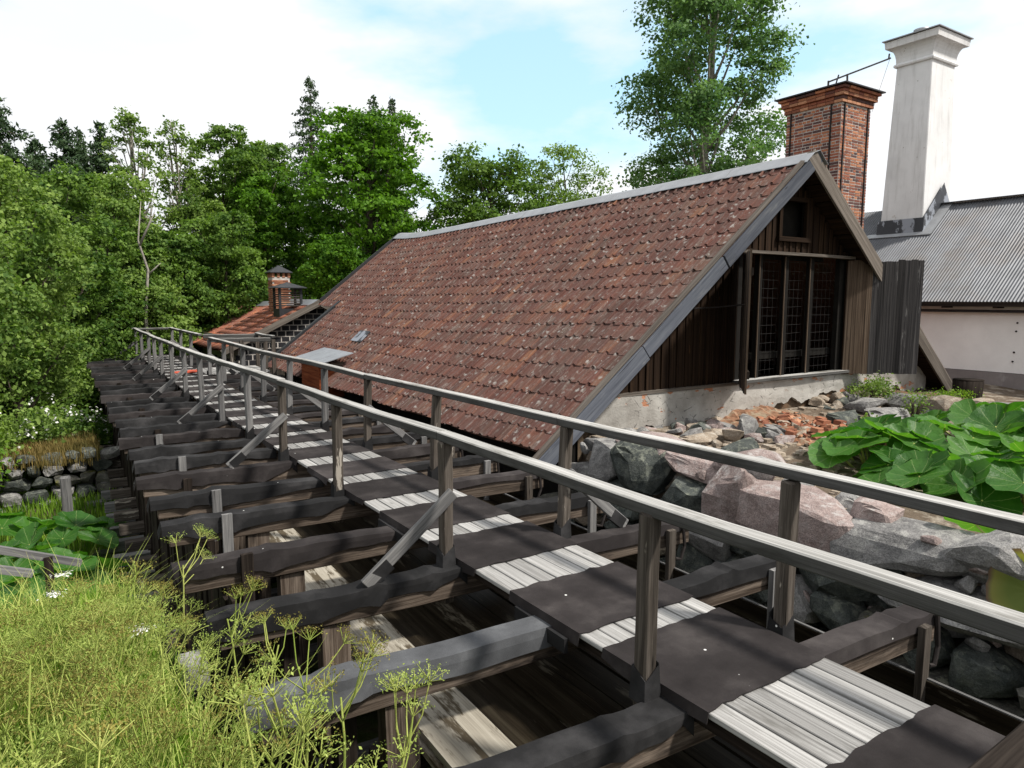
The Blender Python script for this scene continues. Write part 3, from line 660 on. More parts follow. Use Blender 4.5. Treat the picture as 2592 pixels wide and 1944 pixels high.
bm_ = MB().box((-.138, -.03, -.09), (.138, .03, .09)); sbm = bm_.mesh('slag_brick'); sbm.materials.append(MAT['slag_brick'])
for r in range(16):
    z = -1.3 + r * .215
    for k in range(18):
        x = SE + .55 + k * .315 + (r % 2) * .157
        if z + .1 < SZ - .14 - (SZ - .34) / (SX - SE) * abs(x - SX) and x < 10.5: place('slag_brick', sbm, sw, Matrix.Translation((x + random.uniform(-.01, .01), SY + .37, z + random.uniform(-.008, .008))))
# its chimney and its louvred vent
cx0, cy0 = 7.98, 30.7
m = MB(); m.box((cx0 - .36, cy0 - .36, 1.2), (cx0 + .36, cy0 + .36, 3.12)); ch = obj('chimney', m, 'mortar', slag)
brm = MB().box((-.118, -.02, -.034), (.118, .02, .034)); 
for i, mm in enumerate([brm]): bmesh_b = mm.mesh('brick'); bmesh_b.materials.append(MAT['brick_orange'])
RZ = Matrix.Rotation(R(90), 4, 'Z')
for r in range(17):
    z = 1.62 + r * .083
    for k in range(3):
        o_ = (k - 1) * .245 + (.06 if r % 2 else -.06)
        if r in (15, 16) : pass
        place('brick', bmesh_b, ch, Matrix.Translation((cx0 + o_ * .93, cy0 - .365, z))); place('brick', bmesh_b, ch, Matrix.Translation((cx0 - .365, cy0 + o_ * .93, z)) @ RZ)
m = MB()
for dx in (-.33, -.11, .11, .33):
    for dy in (-.33, -.11, .11, .33):
        if max(abs(dx), abs(dy)) > .3: m.box((cx0 + dx - .055, cy0 + dy - .055, 3.10), (cx0 + dx + .055, cy0 + dy + .055, 3.30))
obj('smoke_slots', m, 'brick_orange', ch)
def hipcap(name, cx, cy, r, z0, z1, parent, mat='black_metal'):
    m = MB()
    b = [(cx - r, cy - r, z0), (cx + r, cy - r, z0), (cx + r, cy + r, z0), (cx - r, cy + r, z0)]; t = (cx, cy, z1)
    for i in range(4):
        i0 = len(m.v); m.v += [b[i], b[(i + 1) % 4], t]; m.face([i0, i0 + 1, i0 + 2])
    m.quad(*b[::-1]); 
    for i in range(4): m.quad((b[i][0], b[i][1], z0 - .03), (b[(i + 1) % 4][0], b[(i + 1) % 4][1], z0 - .03), b[(i + 1) % 4], b[i])
    return obj(name, m, mat, parent)
hipcap('cap', cx0, cy0, .47, 3.32, 3.62, ch)
vx, vy = 7.75, 28.6
m = MB()
for dx in (-.42, .42):
    for dy in (-.42, .42): m.box((vx + dx - .045, vy + dy - .045, 1.5), (vx + dx + .045, vy + dy + .045, 2.62))
vent = obj('louvre_vent', m, 'black_metal', slag)
for k in range(8):
    z = 1.92 + k * .09
    for a, b in (((vx - .42, vy - .42, z), (vx + .42, vy - .42, z)), ((vx - .42, vy + .42, z), (vx - .42, vy - .42, z)), ((vx - .42, vy + .42, z), (vx + .42, vy + .42, z)), ((vx + .42, vy + .42, z), (vx + .42, vy - .42, z))):
        m = MB(); m.beam(a, b, .05, .045); obj('slat', m, 'slat_wood', vent)
m = MB(); m.box((vx - .46, vy - .46, 1.3), (vx + .46, vy + .46, 1.80)); obj('base_flashing', m, 'black_metal', vent)
hipcap('cap', vx, vy, .62, 2.64, 2.86, vent)

# ------------------------------------------------------------------ brick chimney
BX, BY, BA, BBW, BH = 17.2, 10.9, 1.62, 1.32, 7.22
bc = thing('brick_chimney', 'square red brick chimney with iron straps, corbelled top and iron arm', 'chimney', (BX + .7, BY + .8, 0))
m = MB(); m.box((BX + .001, BY + .001, -1), (BX + BBW - .012, BY + BA - .012, BH + .3)); core = obj('mortar_core', m, 'mortar', bc)
slots = []
rows = int(BH / .0755)
for r in range(rows):
    z = r * .0755 + .04; sh = (r % 2)
    hd = (r % 3 == 1); L_ = .128 if hd else .252
    n = int(round(BA / L_)); 
    for k in range(n): slots.append((z, 'x', BY + (k + .5) * BA / n, BA / n - .022))
    n = int(round(BBW / L_))
    for k in range(n): slots.append((z, 'y', BX + (k + .5) * BBW / n, BBW / n - .022))
slots.sort(key=lambda q: -q[0])
bmesh_cache = {}
def brick_me(w):
    key = round(w, 3)
    if key not in bmesh_cache:
        mm = MB().box((-w / 2, -.03, -.0275), (w / 2, .03, .0275)); bmesh_cache[key] = (mm, mm.mesh('brick')); bmesh_cache[key][1].materials.append(MAT['brick'])
    return bmesh_cache[key]
def brick_frame(q):
    z, f, u, w = q; j = lambda a: random.uniform(-a, a)
    if f == 'y': return Matrix.Translation((u, BY + .024 + j(.004), z + j(.003)))
    return Matrix.Translation((BX + .024 + j(.004), u, z + j(.003))) @ RZ
for q in slots[:300]: place('brick', brick_me(q[3])[1], core, brick_frame(q))
rest = MB()
for q in slots[300:]:
    base = brick_me(q[3])[0]; A = np.array(brick_frame(q)); i0 = len(rest.v); tv = random.random()
    rest.v += [tuple(r) for r in np.array(base.v) @ A[:3, :3].T + A[:3, 3]]
    for f in base.f: rest.face([i0 + k for k in f], None, tv)
o = obj('bricks', rest, 'brick', core, False, True); o['kind'] = 'stuff'
for i, (e, z0, z1) in enumerate(((.055, BH + .0, BH + .075), (.055, BH + .08, BH + .155), (.12, BH + .16, BH + .235), (.12, BH + .24, BH + .31), (.18, BH + .315, BH + .38))):
    n = 7
    for f in ('x', 'y'):
        ln = (BA if f == 'x' else BBW) + 2 * e
        for k in range(n):
            m = MB(); u0 = (BY if f == 'x' else BX) - e + k * ln / n + .004; u1 = u0 + ln / n - .010
            if f == 'x': m.box((BX - e, u0, z0), (BX - e + .2, u1, z1 - .008))
            elif k > 0: m.box((u0, BY - e, z0), (u1, BY - e + .2, z1 - .008))
            if m.v: obj('corbel_brick', m, 'brick_orange' if i in (0, 2) else 'brick', bc)
m = MB(); m.box((BX + .1, BY + .1, BH - .1), (BX + BBW - .1, BY + BA - .1, BH + .37)); obj('corbel_core', m, 'mortar', bc)
m = MB(); m.beam((BX - .25, BY + BA / 2, BH + .405), (BX + BBW + .25, BY + BA / 2, BH + .405), BA + .5, .03); obj('top_plate', m, 'black_metal', bc)
for p, q in (((BX - .015, BY + .28), 'x'), ((BX - .015, BY + BA - .15), 'x'), ((BX + .12, BY - .015), 'y'), ((BX + BBW - .14, BY - .015), 'y')):
    m = MB(); m.beam((p[0], p[1], 1), (p[0], p[1], BH + .12), .035, .035, (0, 1, 0)); obj('iron_strap', m, 'iron', bc)
m = MB(); m.beam((BX - .1, BY + .35, BH + .55), (BX + 1.55, BY - .32, BH + 1.25), .04, .04); m.beam((BX - .1, BY + .35, BH + .38), (BX - .1, BY + .35, BH + .58), .035, .035, (0, 1, 0))
m.beam((BX + .42, BY + .14, BH + .38), (BX + .40, BY + .15, BH + .78), .045, .03, (0, 1, 0)); m.beam((BX + .1, BY + .3, BH + .40), (BX + .18, BY + .25, BH + .75), .025, .025, (0, 1, 0)); m.beam((BX + 1.5, BY - .30, BH + 1.22), (BX + 1.52, BY - .30, BH + 1.36), .03, .03, (0, 1, 0))
m.beam((BX + 1.53, BY - .31, BH + 1.22), (BX + 1.28, BY - .06, BH - .1), .006, .006, (0, 1, 0)); obj('iron_arm', m, 'iron', bc)

# ------------------------------------------------------------------ white building with corrugated roof and white chimney
WX = 19.0
wb = thing('white_building', 'white plastered building with grey corrugated metal roof on the right', 'building', (WX + 3, 9, -.6))
m = MB(); m.quad((WX, 2, .42), (WX, 15.5, .42), (WX, 15.5, 2.15), (WX, 2, 2.15)); m.quad((WX, 2, 2.15), (25, 2, 2.15), (25, 2, .42), (WX, 2, .42))
m.quad((WX, 15.5, .42), (25, 15.5, .42), (25, 15.5, 2.15), (WX, 15.5, 2.15)); m.quad((25, 2, .42), (25, 15.5, .42), (25, 15.5, 2.15), (25, 2, 2.15))
for yy in (2.0, 15.5): m.quad((WX, yy, 2.15), (25, yy, 2.15), (22.05, yy, 4.8), (21.95, yy, 4.8))
obj('wall', m, 'pink_wall', wb)
m = MB(); m.box((WX - .05, 2, -1.0), (25, 15.4, .41)); obj('plinth', m, 'grey_plinth', wb)
RXr, RZr, EXr, EZr = 22.0, 4.95, 18.58, 2.12
y0 = 2.0; k = 0
while y0 < 14.6:
    y1 = min(y0 + .912, 14.6); m = MB(); yy = np.linspace(y0, y1 + .03, 73); prev = None
    for y in yy:
        h = .011 * math.cos(2 * math.pi * y / .076) + .002 * (k % 2); n_ = Vector((-.64, 0, .77))
        a = Vector((RXr, y, RZr)) + n_ * h; b = Vector((EXr, y, EZr)) + n_ * h; row = [a, (a + b) / 2 + n_ * -.006, b]
        if prev: m.quad(prev[0], row[0], row[1], prev[1]); m.quad(prev[1], row[1], row[2], prev[2])
        prev = row
    o = obj('roof_sheet', m, 'corrugated', wb, True); k += 1; y0 += .912
m = MB(); m.quad((RXr, 2, RZr), (25.42, 2, EZr), (25.42, 14.6, EZr), (RXr, 14.6, RZr)); obj('rear_roof', m, 'corrugated', wb)
m = MB(); m.beam((RXr, 2, RZr + .025), (RXr, 10.58, RZr + .025), .3, .02); obj('ridge_cap', m, 'corrugated', wb)
m = MB(); m.beam((EXr + .25, 2, EZr - .02), (EXr + .25, 14.5, EZr - .02), .5, .03); m.beam((EXr + .02, 2, EZr - .07), (EXr + .02, 14.5, EZr - .07), .03, .10); obj('eave_board', m, 'dark_board', wb)
for y in np.arange(3, 14, 1.15): m = MB(); m.beam((EXr + .03, y, EZr - .10), (WX + .02, y, EZr - .10), .09, .11); obj('rafter_end', m, 'dark_board', wb)
m = MB(); m.tube([(EXr + .28, 2, EZr - .23), (EXr + .28, 14.5, EZr - .23)], [.035, .035], 8); obj('pipe', m, 'black_metal', wb)
for (y, z) in ((7.25, 1.62), (7.26, 1.42), (7.27, .92), (7.28, .70)):
    m = MB(); m.tube([(WX - .02, y, z), (WX + .02, y, z)], [.022, .022], 8); obj('anchor_bolt', m, 'iron', wb)
# chimney: tapered shaft, roll, cavetto and slab
def ring(cx, cy, hx, hy, z): return [(cx - hx, cy - hy, z), (cx + hx, cy - hy, z), (cx + hx, cy + hy, z), (cx - hx, cy + hy, z)]
def loft(rings):
    m = MB()
    for r in rings: m.v += r
    for k in range(len(rings) - 1):
        for q in range(4):
            a = k * 4 + q; b = k * 4 + (q + 1) % 4; m.face([a, b, b + 4, a + 4])
    m.face([3, 2, 1, 0]); e = (len(rings) - 1) * 4; m.face([e, e + 1, e + 2, e + 3]); return m
WCX, WCY = 21.80, 11.23
rs = [ring(WCX, WCY, .82 - .17 * t, .63 - .13 * t, 3.6 + 5.35 * t) for t in np.linspace(0, 1, 7)]
wch = obj('chimney', loft(rs), 'white_plaster', wb, bevel=.02)
cap = [ring(WCX, WCY, .65, .50, 8.93), ring(WCX, WCY, .705, .555, 8.94), ring(WCX, WCY, .72, .57, 8.98), ring(WCX, WCY, .705, .555, 9.02), ring(WCX, WCY, .67, .52, 9.04)]
for t in np.linspace(0, 1, 7): e = .17 * (1 - math.cos(t * math.pi / 2)); cap.append(ring(WCX, WCY, .67 + e, .52 + e, 9.06 + .40 * math.sin(t * math.pi / 2)))
cap += [ring(WCX, WCY, .90, .74, 9.47), ring(WCX, WCY, .92, .76, 9.66), ring(WCX, WCY, .88, .72, 9.665)]
obj('cornice', loft(cap), 'white_plaster', wch)
m = MB(); m.beam((WCX - .98, WCY, 9.69), (WCX + .98, WCY, 9.69), 1.62, .025); obj('top_sheet', m, 'galv', wch)
m = MB(); m.tube([(WCX - .35, WCY, 9.70), (WCX - .35, WCY, 9.83), (WCX - .35, WCY, 9.84), (WCX - .35, WCY, 9.92), (WCX - .35, WCY, 9.95)], [.12, .12, .2, .22, .1], 14); obj('pot_lid', m, 'galv', wch, True)
m = MB(); rx = lambda x: RZr + (EZr - RZr) * (RXr - x) / (RXr - EXr)
x0f, y0f, x1f = WCX - .86, WCY - .67, WCX + .86
m.quad((x0f, y0f, rx(x0f) + .02), (x0f, y0f + 1.34, rx(x0f) + .02), (x0f + .02, y0f + 1.34, rx(x0f) + .44), (x0f + .02, y0f, rx(x0f) + .44))
m.quad((x0f, y0f, rx(x0f) + .02), (x0f + .02, y0f + .005, rx(x0f) + .44), (RXr, y0f + .01, RZr + .62), (RXr, y0f, RZr + .02))
i0 = len(m.v); m.v += [(RXr, y0f, RZr + .0), (RXr, y0f + .01, RZr + .62), (x1f, y0f, RZr - .3)]; m.face([i0, i0 + 2, i0 + 1]); obj('flashing', m, 'flash', wch, solid=.01)
m = MB(); m.beam((x0f - .12, WCY, rx(x0f - .12) + .03), (x0f + .02, WCY, rx(x0f + .02) + .03), 1.9, .02, (-.64, 0, .77)); m.beam((x0f - .1, y0f - .14, rx(x0f - .1) + .035), (RXr, y0f - .14, RZr + .035), .30, .02, (-.64, 0, .77)); obj('apron', m, 'galv', wch)

# ------------------------------------------------------------------ flume: felt-capped cross beams over a plank trough
BEAMS = [2.57, 3.80, 4.99, 6.22, 7.50, 8.55, 9.62, 10.60, 11.52, 12.55, 13.55, 14.5, 15.4, 16.35, 17.3, 18.4, 19.5, 20.6, 21.7, 22.6, 23.5, 24.4, 25.3, 26.5, 27.7, 28.9, 30.1]
POSTS = [2.63, 4.96, 7.52, 9.62, 11.48, 13.52, 15.36, 17.24, 19.45, 21.65, 23.45, 25.25, 27.65, 30.1]
def xo(y): return -0.024 * (min(y, 18) - 2.5) + (0.006 * (y - 18) if y > 18 else 0)
flume = thing('wooden_flume', 'dark timber flume with felt-capped cross beams running under the walkway', 'flume', (3, 16, -2.6))
def felt_cover(p0, p1, w, mat, parent, seed, ramp_end=None):
    """folded felt strip lying over a beam, lower edges hanging unevenly"""
    rr = random.Random(seed); m = MB(); n = 26; p0 = Vector(p0); p1 = Vector(p1); d = p1 - p0; Ln = d.length; d.normalize()
    sd = Vector((d.y, -d.x, 0)).normalized(); rows = []
    ph = [rr.uniform(0, 6.3) for _ in range(4)]; dn, df = rr.uniform(.085, .145), rr.uniform(.05, .09)
    kink = [(rr.uniform(.05, .95), rr.uniform(.02, .07)) for _ in range(5)]
    for k in range(n + 1):
        t = k / n; x = t * Ln; c = p0 + d * x
        wv = .026 * math.sin(x * 2.4 + ph[0]) + .014 * math.sin(x * 5.3 + ph[1])
        kk = sum(a * math.exp(-((t - q) / .03) ** 2) for q, a in kink)
        e = 1.0
        if ramp_end is not None: e = float(np.clip((ramp_end - c.x) / .38, 0, 1)) ** .6 if p1.x > p0.x and c.x < ramp_end else 1.0
        a = max(.012, (dn + wv + kk * .4) * e); b = max(.012, (df + wv * .6) * e)
        lift = .016 + .008 * math.sin(x * 3.3 + ph[2]) + .004 * math.sin(x * 8 + ph[1]) + kk * .3; flare = .004 + .006 * math.sin(x * 4.1 + ph[3]) + kk * .4
        hw = w / 2 + .012
        top = Vector((0, 0, lift))
        rows.append([c + sd * (hw + max(flare, .004)) + Vector((0, 0, -a)), c + sd * (hw + .006) + Vector((0, 0, -a * .35)) + top * .5, c + sd * (hw - .002) + Vector((0, 0, .002)) + top, c + Vector((0, 0, .003)) + top,
                     c - sd * (hw - .002) + Vector((0, 0, .002)) + top, c - sd * (hw + .008) + Vector((0, 0, -b))])
    for k in range(n):
        for q in range(5): m.quad(rows[k][q], rows[k + 1][q], rows[k + 1][q + 1], rows[k][q + 1])
    if True:   # folded end flap
        r0 = rows[0]; m.quad(r0[2], r0[4], r0[4] + Vector((-.03, 0, -.10)), r0[2] + Vector((-.03, 0, -.12)))
    me = m.mesh('felt_cover'); bm2 = bmesh.new(); bm2.from_mesh(me); bmesh.ops.remove_doubles(bm2, verts=bm2.verts, dist=.0015); bm2.to_mesh(me); bm2.free()
    me.polygons.foreach_set('use_smooth', np.zeros(len(me.polygons), dtype=bool))
    o = link('felt_cover', me, mat, parent); md = o.modifiers.new('solid', 'SOLIDIFY'); md.thickness = .006; md.offset = 0; return o
for i, y in enumerate(BEAMS):
    near = y < 13; w = .165; zc = -.19; xl = .80 - .03 * random.random() - (.0 if i % 3 else .06); xr = 5.2 + random.uniform(-.04, .06); dy = -.22
    jl = random.uniform(-.03, .03)
    m = MB(); m.beam((xl, y + .06 + jl, zc), (xr, y + dy * .75, zc), w, .22, segs=6, jit=.008); bo = obj('cross_beam', m, 'beam_brown', flume, bevel=.01)
    yat = lambda x: y + .06 + jl + (x - xl) / (xr - xl) * (dy * .75 - .06 - jl)
    xm = 2.78 + xo(y); ft = 'felt_grey' if i == 1 else ('felt_black' if (i * 7) % 3 else 'felt_brown')
    if i == 0: ft = 'felt_black'
    felt_cover((xl - .07, yat(xl - .07), -.076), (xm, yat(xm), -.076), w + .01, ft, bo, 100 + i, xm - .02 if i % 2 == 0 else None)
    xm2 = 3.70 + xo(y); felt_cover((xr + .02, yat(xr), -.076), (xm2, yat(xm2), -.076), w, 'felt_brown' if i % 2 == 0 else 'felt_black', bo, 200 + i)
    # uprights at each end and small pale hanger boards
    for xx, sx in ((1.32, .12), (1.62, .22)):
        m = MB(); m.beam((xx + random.uniform(-.05, .05), yat(xx) + (.16 if xx < 1.5 else .02), -2.6), (xx, yat(xx) + (.16 if xx < 1.5 else .02), -.31 if xx > 1.5 else -.18), sx, .14, (0, 1, 0)); obj('upright', m, 'dark_board' if xx < 1.5 else 'beam_brown', flume)
    if i in (3, 4, 5, 7, 9, 10, 12, 13, 15) or i % 3 == 0:
        hx = 1.22 + .08 * (i % 3); m = MB(); m.beam((hx, yat(hx) - w / 2 - .045, -.62), (hx, yat(hx) - w / 2 - .045, -.02 if i in (3, 4, 5, 7, 9) else -.10), .10, .045, (0, 1, 0)); obj('hanger_board', m, 'brace_grey' if i in (4, 5, 7, 9) else 'dark_board', bo)
    hx = 4.95; m = MB(); m.beam((hx, yat(hx) - w / 2 - .05, -.95), (hx, yat(hx) - w / 2 - .05, -.10), .09, .05, (0, 1, 0)); obj('hanger_board', m, 'brace_grey' if i % 2 else 'post_brown', bo)
    m = MB(); m.tube([(5.12, yat(5.1) - .12, -.06), (5.14, yat(5.1) - .13, -.30), (5.08, yat(5.1) - .14, -.42), (5.0, yat(5.1) - .14, -.40)], [.018] * 4, 6); obj('iron_hook', m, 'iron', bo)
    # trestle sills below, ends showing on the left
    m = MB(); m.beam((.52 + random.uniform(-.06, .05), y + .1, -2.42), (5.6, y - .1, -2.42), .20, .20, jit=.01); obj('lower_sill', m, 'brace_grey', flume, bevel=.01)
    if y > 8:
        m = MB(); m.beam((.66 + random.uniform(-.06, .06), y + .55, -2.0), (1.6, y + .55, -2.0), .18, .18, jit=.01); obj('lower_sill', m, 'post_brown', flume, bevel=.01)
    if i % 2 and y > 8:
        m = MB(); m.beam((.22 + random.uniform(-.06, .06), y + .35, -2.70), (1.6, y + .35, -2.70), .26, .24, jit=.01); obj('lower_sill', m, 'brace_grey', flume, bevel=.01)
# outer wall of upright boards on the left, facing the valley
wbm = MB().beam((0, 0, -2.7), (0, 0, -.36), .17, .04, (0, 1, 0)).mesh('wall_board'); wbm.materials.append(MAT['dark_board'])
yb = 4.2
while yb < 30:
    if random.random() > .06: place('wall_board', wbm, flume, Matrix.Translation((1.06 + random.uniform(-.02, .02), yb, random.uniform(-.05, .02))) @ Matrix.Rotation(R(90), 4, 'Z'))
    yb += .183
# trough floor: planks along the flow, outermost pale and dry, the rest wet
x = 1.80; k = 0
while x < 5.0:
    w = random.uniform(.19, .25); seg = [1.5, 5.9, 10.2, 15.1, 20.4, 25.6, 30.6]
    for a, b in zip(seg[:-1], seg[1:]):
        m = MB(); z = -.66 + (-.012 * k if k < 3 else -.04 + .008 * math.sin(k * 2)); m.beam((x + w / 2, a, z), (x + w / 2, b - .01, z), w - .012, .05, segs=2, jit=.002)
        obj('floor_plank', m, 'trough_pale' if k < 2 else 'trough_wet', flume)
    x += w; k += 1
for z, xx, mt in ((-.735, 1.83, 'trough_pale'), (-.80, 1.87, 'beam_brown')):
    m = MB(); m.beam((xx, 1.5, z), (xx, 30.5, z), .10, .05); obj('edge_board', m, mt, flume)
for xx, z0, z1 in ((4.98, -.66, -.50), (5.03, -.66, -.52)):
    m = MB(); m.beam((xx, 1.0, (z0 + z1) / 2), (xx, 30.5, (z0 + z1) / 2), .026, z1 - z0); obj('side_board', m, 'trough_wet', flume)
    m = MB(); m.beam((xx, 1.0, z1 + .008), (xx, 30.5, z1 + .008), .010, .010); obj('side_board_lit_edge', m, 'brace_grey', flume)  # paler strip paints the lit top edge of the dark side board
for y0 in np.arange(1.6, 30, 2.35):
    m = MB(); m.beam((1.5, y0, -.82), (5.3, y0, -.82), .16, .18); obj('floor_bearer', m, 'dark_board', flume)
for xx in (1.95, 3.2, 4.6):
    m = MB(); m.beam((xx, 1.5, -2.24), (xx, 30.4, -2.24), .2, .16); obj('sleeper', m, 'dark_board', flume)

# ------------------------------------------------------------------ walkway on the flume
walk = thing('walkway', 'narrow plank walkway with felt mats and grey timber handrails', 'walkway', (3.2, 16, 0))
segy = [.2, 2.9, 7.0, 12.0, 16.8, 21.9, 26.4, 30.6]
for c in range(7):
    for a, b in zip(segy[:-1], segy[1:]):
        a2 = a + random.uniform(-.02, .02); xa, xb = 2.74 + (c + .5) * .1515 + xo(a), 2.74 + (c + .5) * .1515 + xo(b)
        m = MB(); m.beam((xa, a2 + .006, -.024 + random.uniform(-.003, .003)), (xb, b - .006, -.024 + random.uniform(-.003, .003)), .1375, .034, segs=3, jit=.002); obj('plank', m, 'deck_grey', walk, bevel=.004)
for xx in (2.80, 3.72):
    m = MB(); m.beam((xx + xo(.2), .2, -.095), (xx + xo(30), 30.6, -.095), .07, .09, segs=8); obj('bearer', m, 'dark_board', walk)
STR = [(1.70, 2.31), (3.13, 3.35), (4.18, 4.68), (5.47, 5.78), (6.56, 7.0), (7.78, 8.14), (8.88, 9.36), (10.07, 10.5), (11.1, 11.42), (12.02, 12.48), (13.1, 13.52), (14.25, 14.66), (15.4, 15.8), (16.5, 16.95), (17.6, 18.0), (18.7, 19.2), (20.0, 20.4), (21.2, 21.6), (22.1, 22.6), (23.1, 23.5), (24.0, 24.5), (24.9, 25.4), (26.0, 26.5), (27.1, 27.6), (28.3, 28.8), (29.4, 29.9)]
prev = .25
for i, (a, b) in enumerate(STR + [(30.5, 30.6)]):
    m = MB(); n = 15; y0, y1 = prev + random.uniform(-.012, .012), a; rows = []
    rr = random.Random(i)
    for k in range(n + 1):
        t = k / n; xx = 2.735 + 1.07 * t
        rows.append([Vector((xx + xo(yy), yy + (rr.uniform(-.014, .014) if q in (0, 4) else 0), 0.002 + .0012 * math.cos((t * 7) * 2 * math.pi) + rr.uniform(0, .0006) + (rr.uniform(0, .010) * rr.random() if q in (0, 4) else 0))) for q, yy in enumerate(np.linspace(y0, y1, 5))])
    lft = [r + Vector((-.012, 0, -.075 + rr.uniform(-.02, .02))) for r in rows[0]]; rows.insert(0, lft)
    rgt = [r + Vector((.012, 0, -.05)) for r in rows[-1]]; rows.append(rgt)
    for k in range(len(rows) - 1):
        for q in range(4): m.quad(rows[k][q], rows[k + 1][q], rows[k + 1][q + 1], rows[k][q + 1])
    o = obj('felt_mat', m, 'felt_brown', walk, False, solid=.006); prev = b
def rail_run(pts, side_lbl, w=.115, h=.075):
    for (a, b) in zip(pts[:-1], pts[1:]):
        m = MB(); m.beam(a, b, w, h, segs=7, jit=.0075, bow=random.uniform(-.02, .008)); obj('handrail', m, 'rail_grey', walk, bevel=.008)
def ry(x0, y, z=1.047): return (x0 + xo(y), y, z)
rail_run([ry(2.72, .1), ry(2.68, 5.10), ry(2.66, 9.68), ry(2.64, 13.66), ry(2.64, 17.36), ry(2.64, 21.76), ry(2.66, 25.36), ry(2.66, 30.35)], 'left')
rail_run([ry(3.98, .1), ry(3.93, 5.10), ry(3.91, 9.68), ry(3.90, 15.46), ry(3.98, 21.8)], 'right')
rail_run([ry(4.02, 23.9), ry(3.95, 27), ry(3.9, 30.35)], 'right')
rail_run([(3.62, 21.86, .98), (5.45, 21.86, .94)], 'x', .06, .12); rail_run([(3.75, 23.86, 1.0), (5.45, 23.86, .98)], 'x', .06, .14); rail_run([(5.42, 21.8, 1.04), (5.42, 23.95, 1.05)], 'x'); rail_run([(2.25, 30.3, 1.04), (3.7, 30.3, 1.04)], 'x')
for x, y in ((5.42, 21.8), (5.42, 22.8), (5.42, 23.9), (4.6, 23.9), (4.5, 21.86)):
    m = MB(); m.beam((x, y, -.4), (x, y, .95), .11, .11, (0, 1, 0)); obj('post', m, 'post_brown', walk)
for k in range(8): m = MB(); m.beam((3.6 + .0 + k * .23, 21.9, -.03), (3.6 + k * .23, 23.9, -.03), .215, .035); obj('plank', m, 'deck_grey', walk)
for i, y in enumerate(POSTS):
    for side, x0 in ((-1, 2.655), (1, 3.885)):
        if side == 1 and 21.9 < y < 23.8: continue
        j = lambda a: random.uniform(-a, a)
        xx = x0 + xo(y); far = y > 12
        m = MB(); m.beam((xx, y + .06 + j(.02), -.38), (xx + j(.015) + (.045 if side == 1 else 0), y + .06 + j(.02), 1.006), .098, .098, (0, 1, 0), segs=4, jit=.004); po = obj('post', m, 'post_brown' if i < 4 else 'brace_grey', walk, bevel=.012)
        # felt skirt round the foot
        m = MB(); s_ = .054; r0 = [(-s_, -s_), (s_, -s_), (s_, s_), (-s_, s_)]; zz = [.0, .09, .13, .05]
        for q in range(4):
            a, b = r0[q], r0[(q + 1) % 4]
            m.quad((xx + a[0] * 1.2, y + .06 + a[1] * 1.2, -.085), (xx + b[0] * 1.2, y + .06 + b[1] * 1.2, -.085), (xx + b[0], y + .06 + b[1], .05 + zz[(q + 1) % 4] + j(.02)), (xx + a[0], y + .06 + a[1], .05 + zz[q] + j(.02)))
        obj('felt_skirt', m, 'felt_black', po, solid=.006)
        if i % 2 == 1:
            zt = .60; yb_ = y - .02; m = MB(); m.beam((xx + side * .74, yb_ + .02, -.04), (xx - side * .02, yb_ - .03, zt), .045, .10, (0, 0, 1), segs=3, jit=.004); obj('brace', m, 'brace_grey', walk, bevel=.006)
            m = MB(); c = Vector((xx + side * .70, yb_ + .02, -.02)); m.beam(c, c + Vector((-side * .16, -.01, .125)), .055, .11, (0, 0, 1)); obj('felt_skirt', m, 'felt_black', walk)
for y in (3.75, 6.22):      # intermediate left blocks below the deck edge
    m = MB(); m.beam((2.70 + xo(y), y - .3, -.11), (2.70 + xo(y), y + .3, -.11), .03, .10); obj('edge_flap', m, 'felt_black', walk)
nb = thing('near_rail', 'dark timber rail end close to the camera in the lower right corner', 'rail', (2.9, .6, .3)); 
m = MB(); m.beam((1.55, .66, .93), (2.75, .70, .93), .14, .13, segs=2, jit=.004); obj('rail_end', m, 'dark_board', nb, bevel=.01)
m = MB(); m.beam((2.72, .66, -.3), (2.74, .66, 1.02), .12, .12, (0, 1, 0)); obj('rail_post', m, 'dark_board', nb)
m = MB(); n = 22; c0 = Vector((3.05, 22.6, .012)); i0 = 0
for z in (0, .02):
    for k in range(n): th = 2 * math.pi * k / n; m.v.append((c0.x + .42 * math.cos(th) * (1 + .15 * math.sin(3 * th)), c0.y + .34 * math.sin(th), c0.z + z + .02 * math.cos(th)))
for k in range(n): m.face([k, (k + 1) % n, n + (k + 1) % n, n + k])
m.face([n + k for k in range(n)]); m.face(list(range(n))[::-1])
tag(obj('red_tray', m, 'red_paint'), 'flat red-orange tray lying on the far walkway planks', 'tray')

# ------------------------------------------------------------------ stones
def stone_mesh(name, dims, seed, sub=2, planes=14, rough=.035, mat='stone_grey'):
    r = np.random.default_rng(seed); b = bmesh.new(); bmesh.ops.create_icosphere(b, subdivisions=sub, radius=1.0)
    V = np.array([v.co[:] for v in b.verts])
    V = np.sign(V) * np.abs(V) ** .38                                   # towards a block
    V /= np.abs(V).max()
    for _ in range(planes):
        n = r.normal(size=3); n /= np.linalg.norm(n); d = r.uniform(.66, 1.02); e = V @ n - d; V = V - np.where(e > 0, e, 0)[:, None] * n
    ph = r.uniform(0, 6, 6); V = V * (1 + rough * (np.sin(V[:, 0] * 5 + ph[0]) * np.sin(V[:, 1] * 4 + ph[1]) + .6 * np.sin(V[:, 2] * 7 + ph[2]) * np.sin(V[:, 0] * 8 + ph[3])))[:, None]
    V += r.normal(size=V.shape) * rough * .25
    V *= np.array(dims) / 2
    for v, c in zip(b.verts, V): v.co = c
    me = bpy.data.meshes.new(name); b.to_mesh(me); b.free(); me.materials.append(MAT[mat]); return me
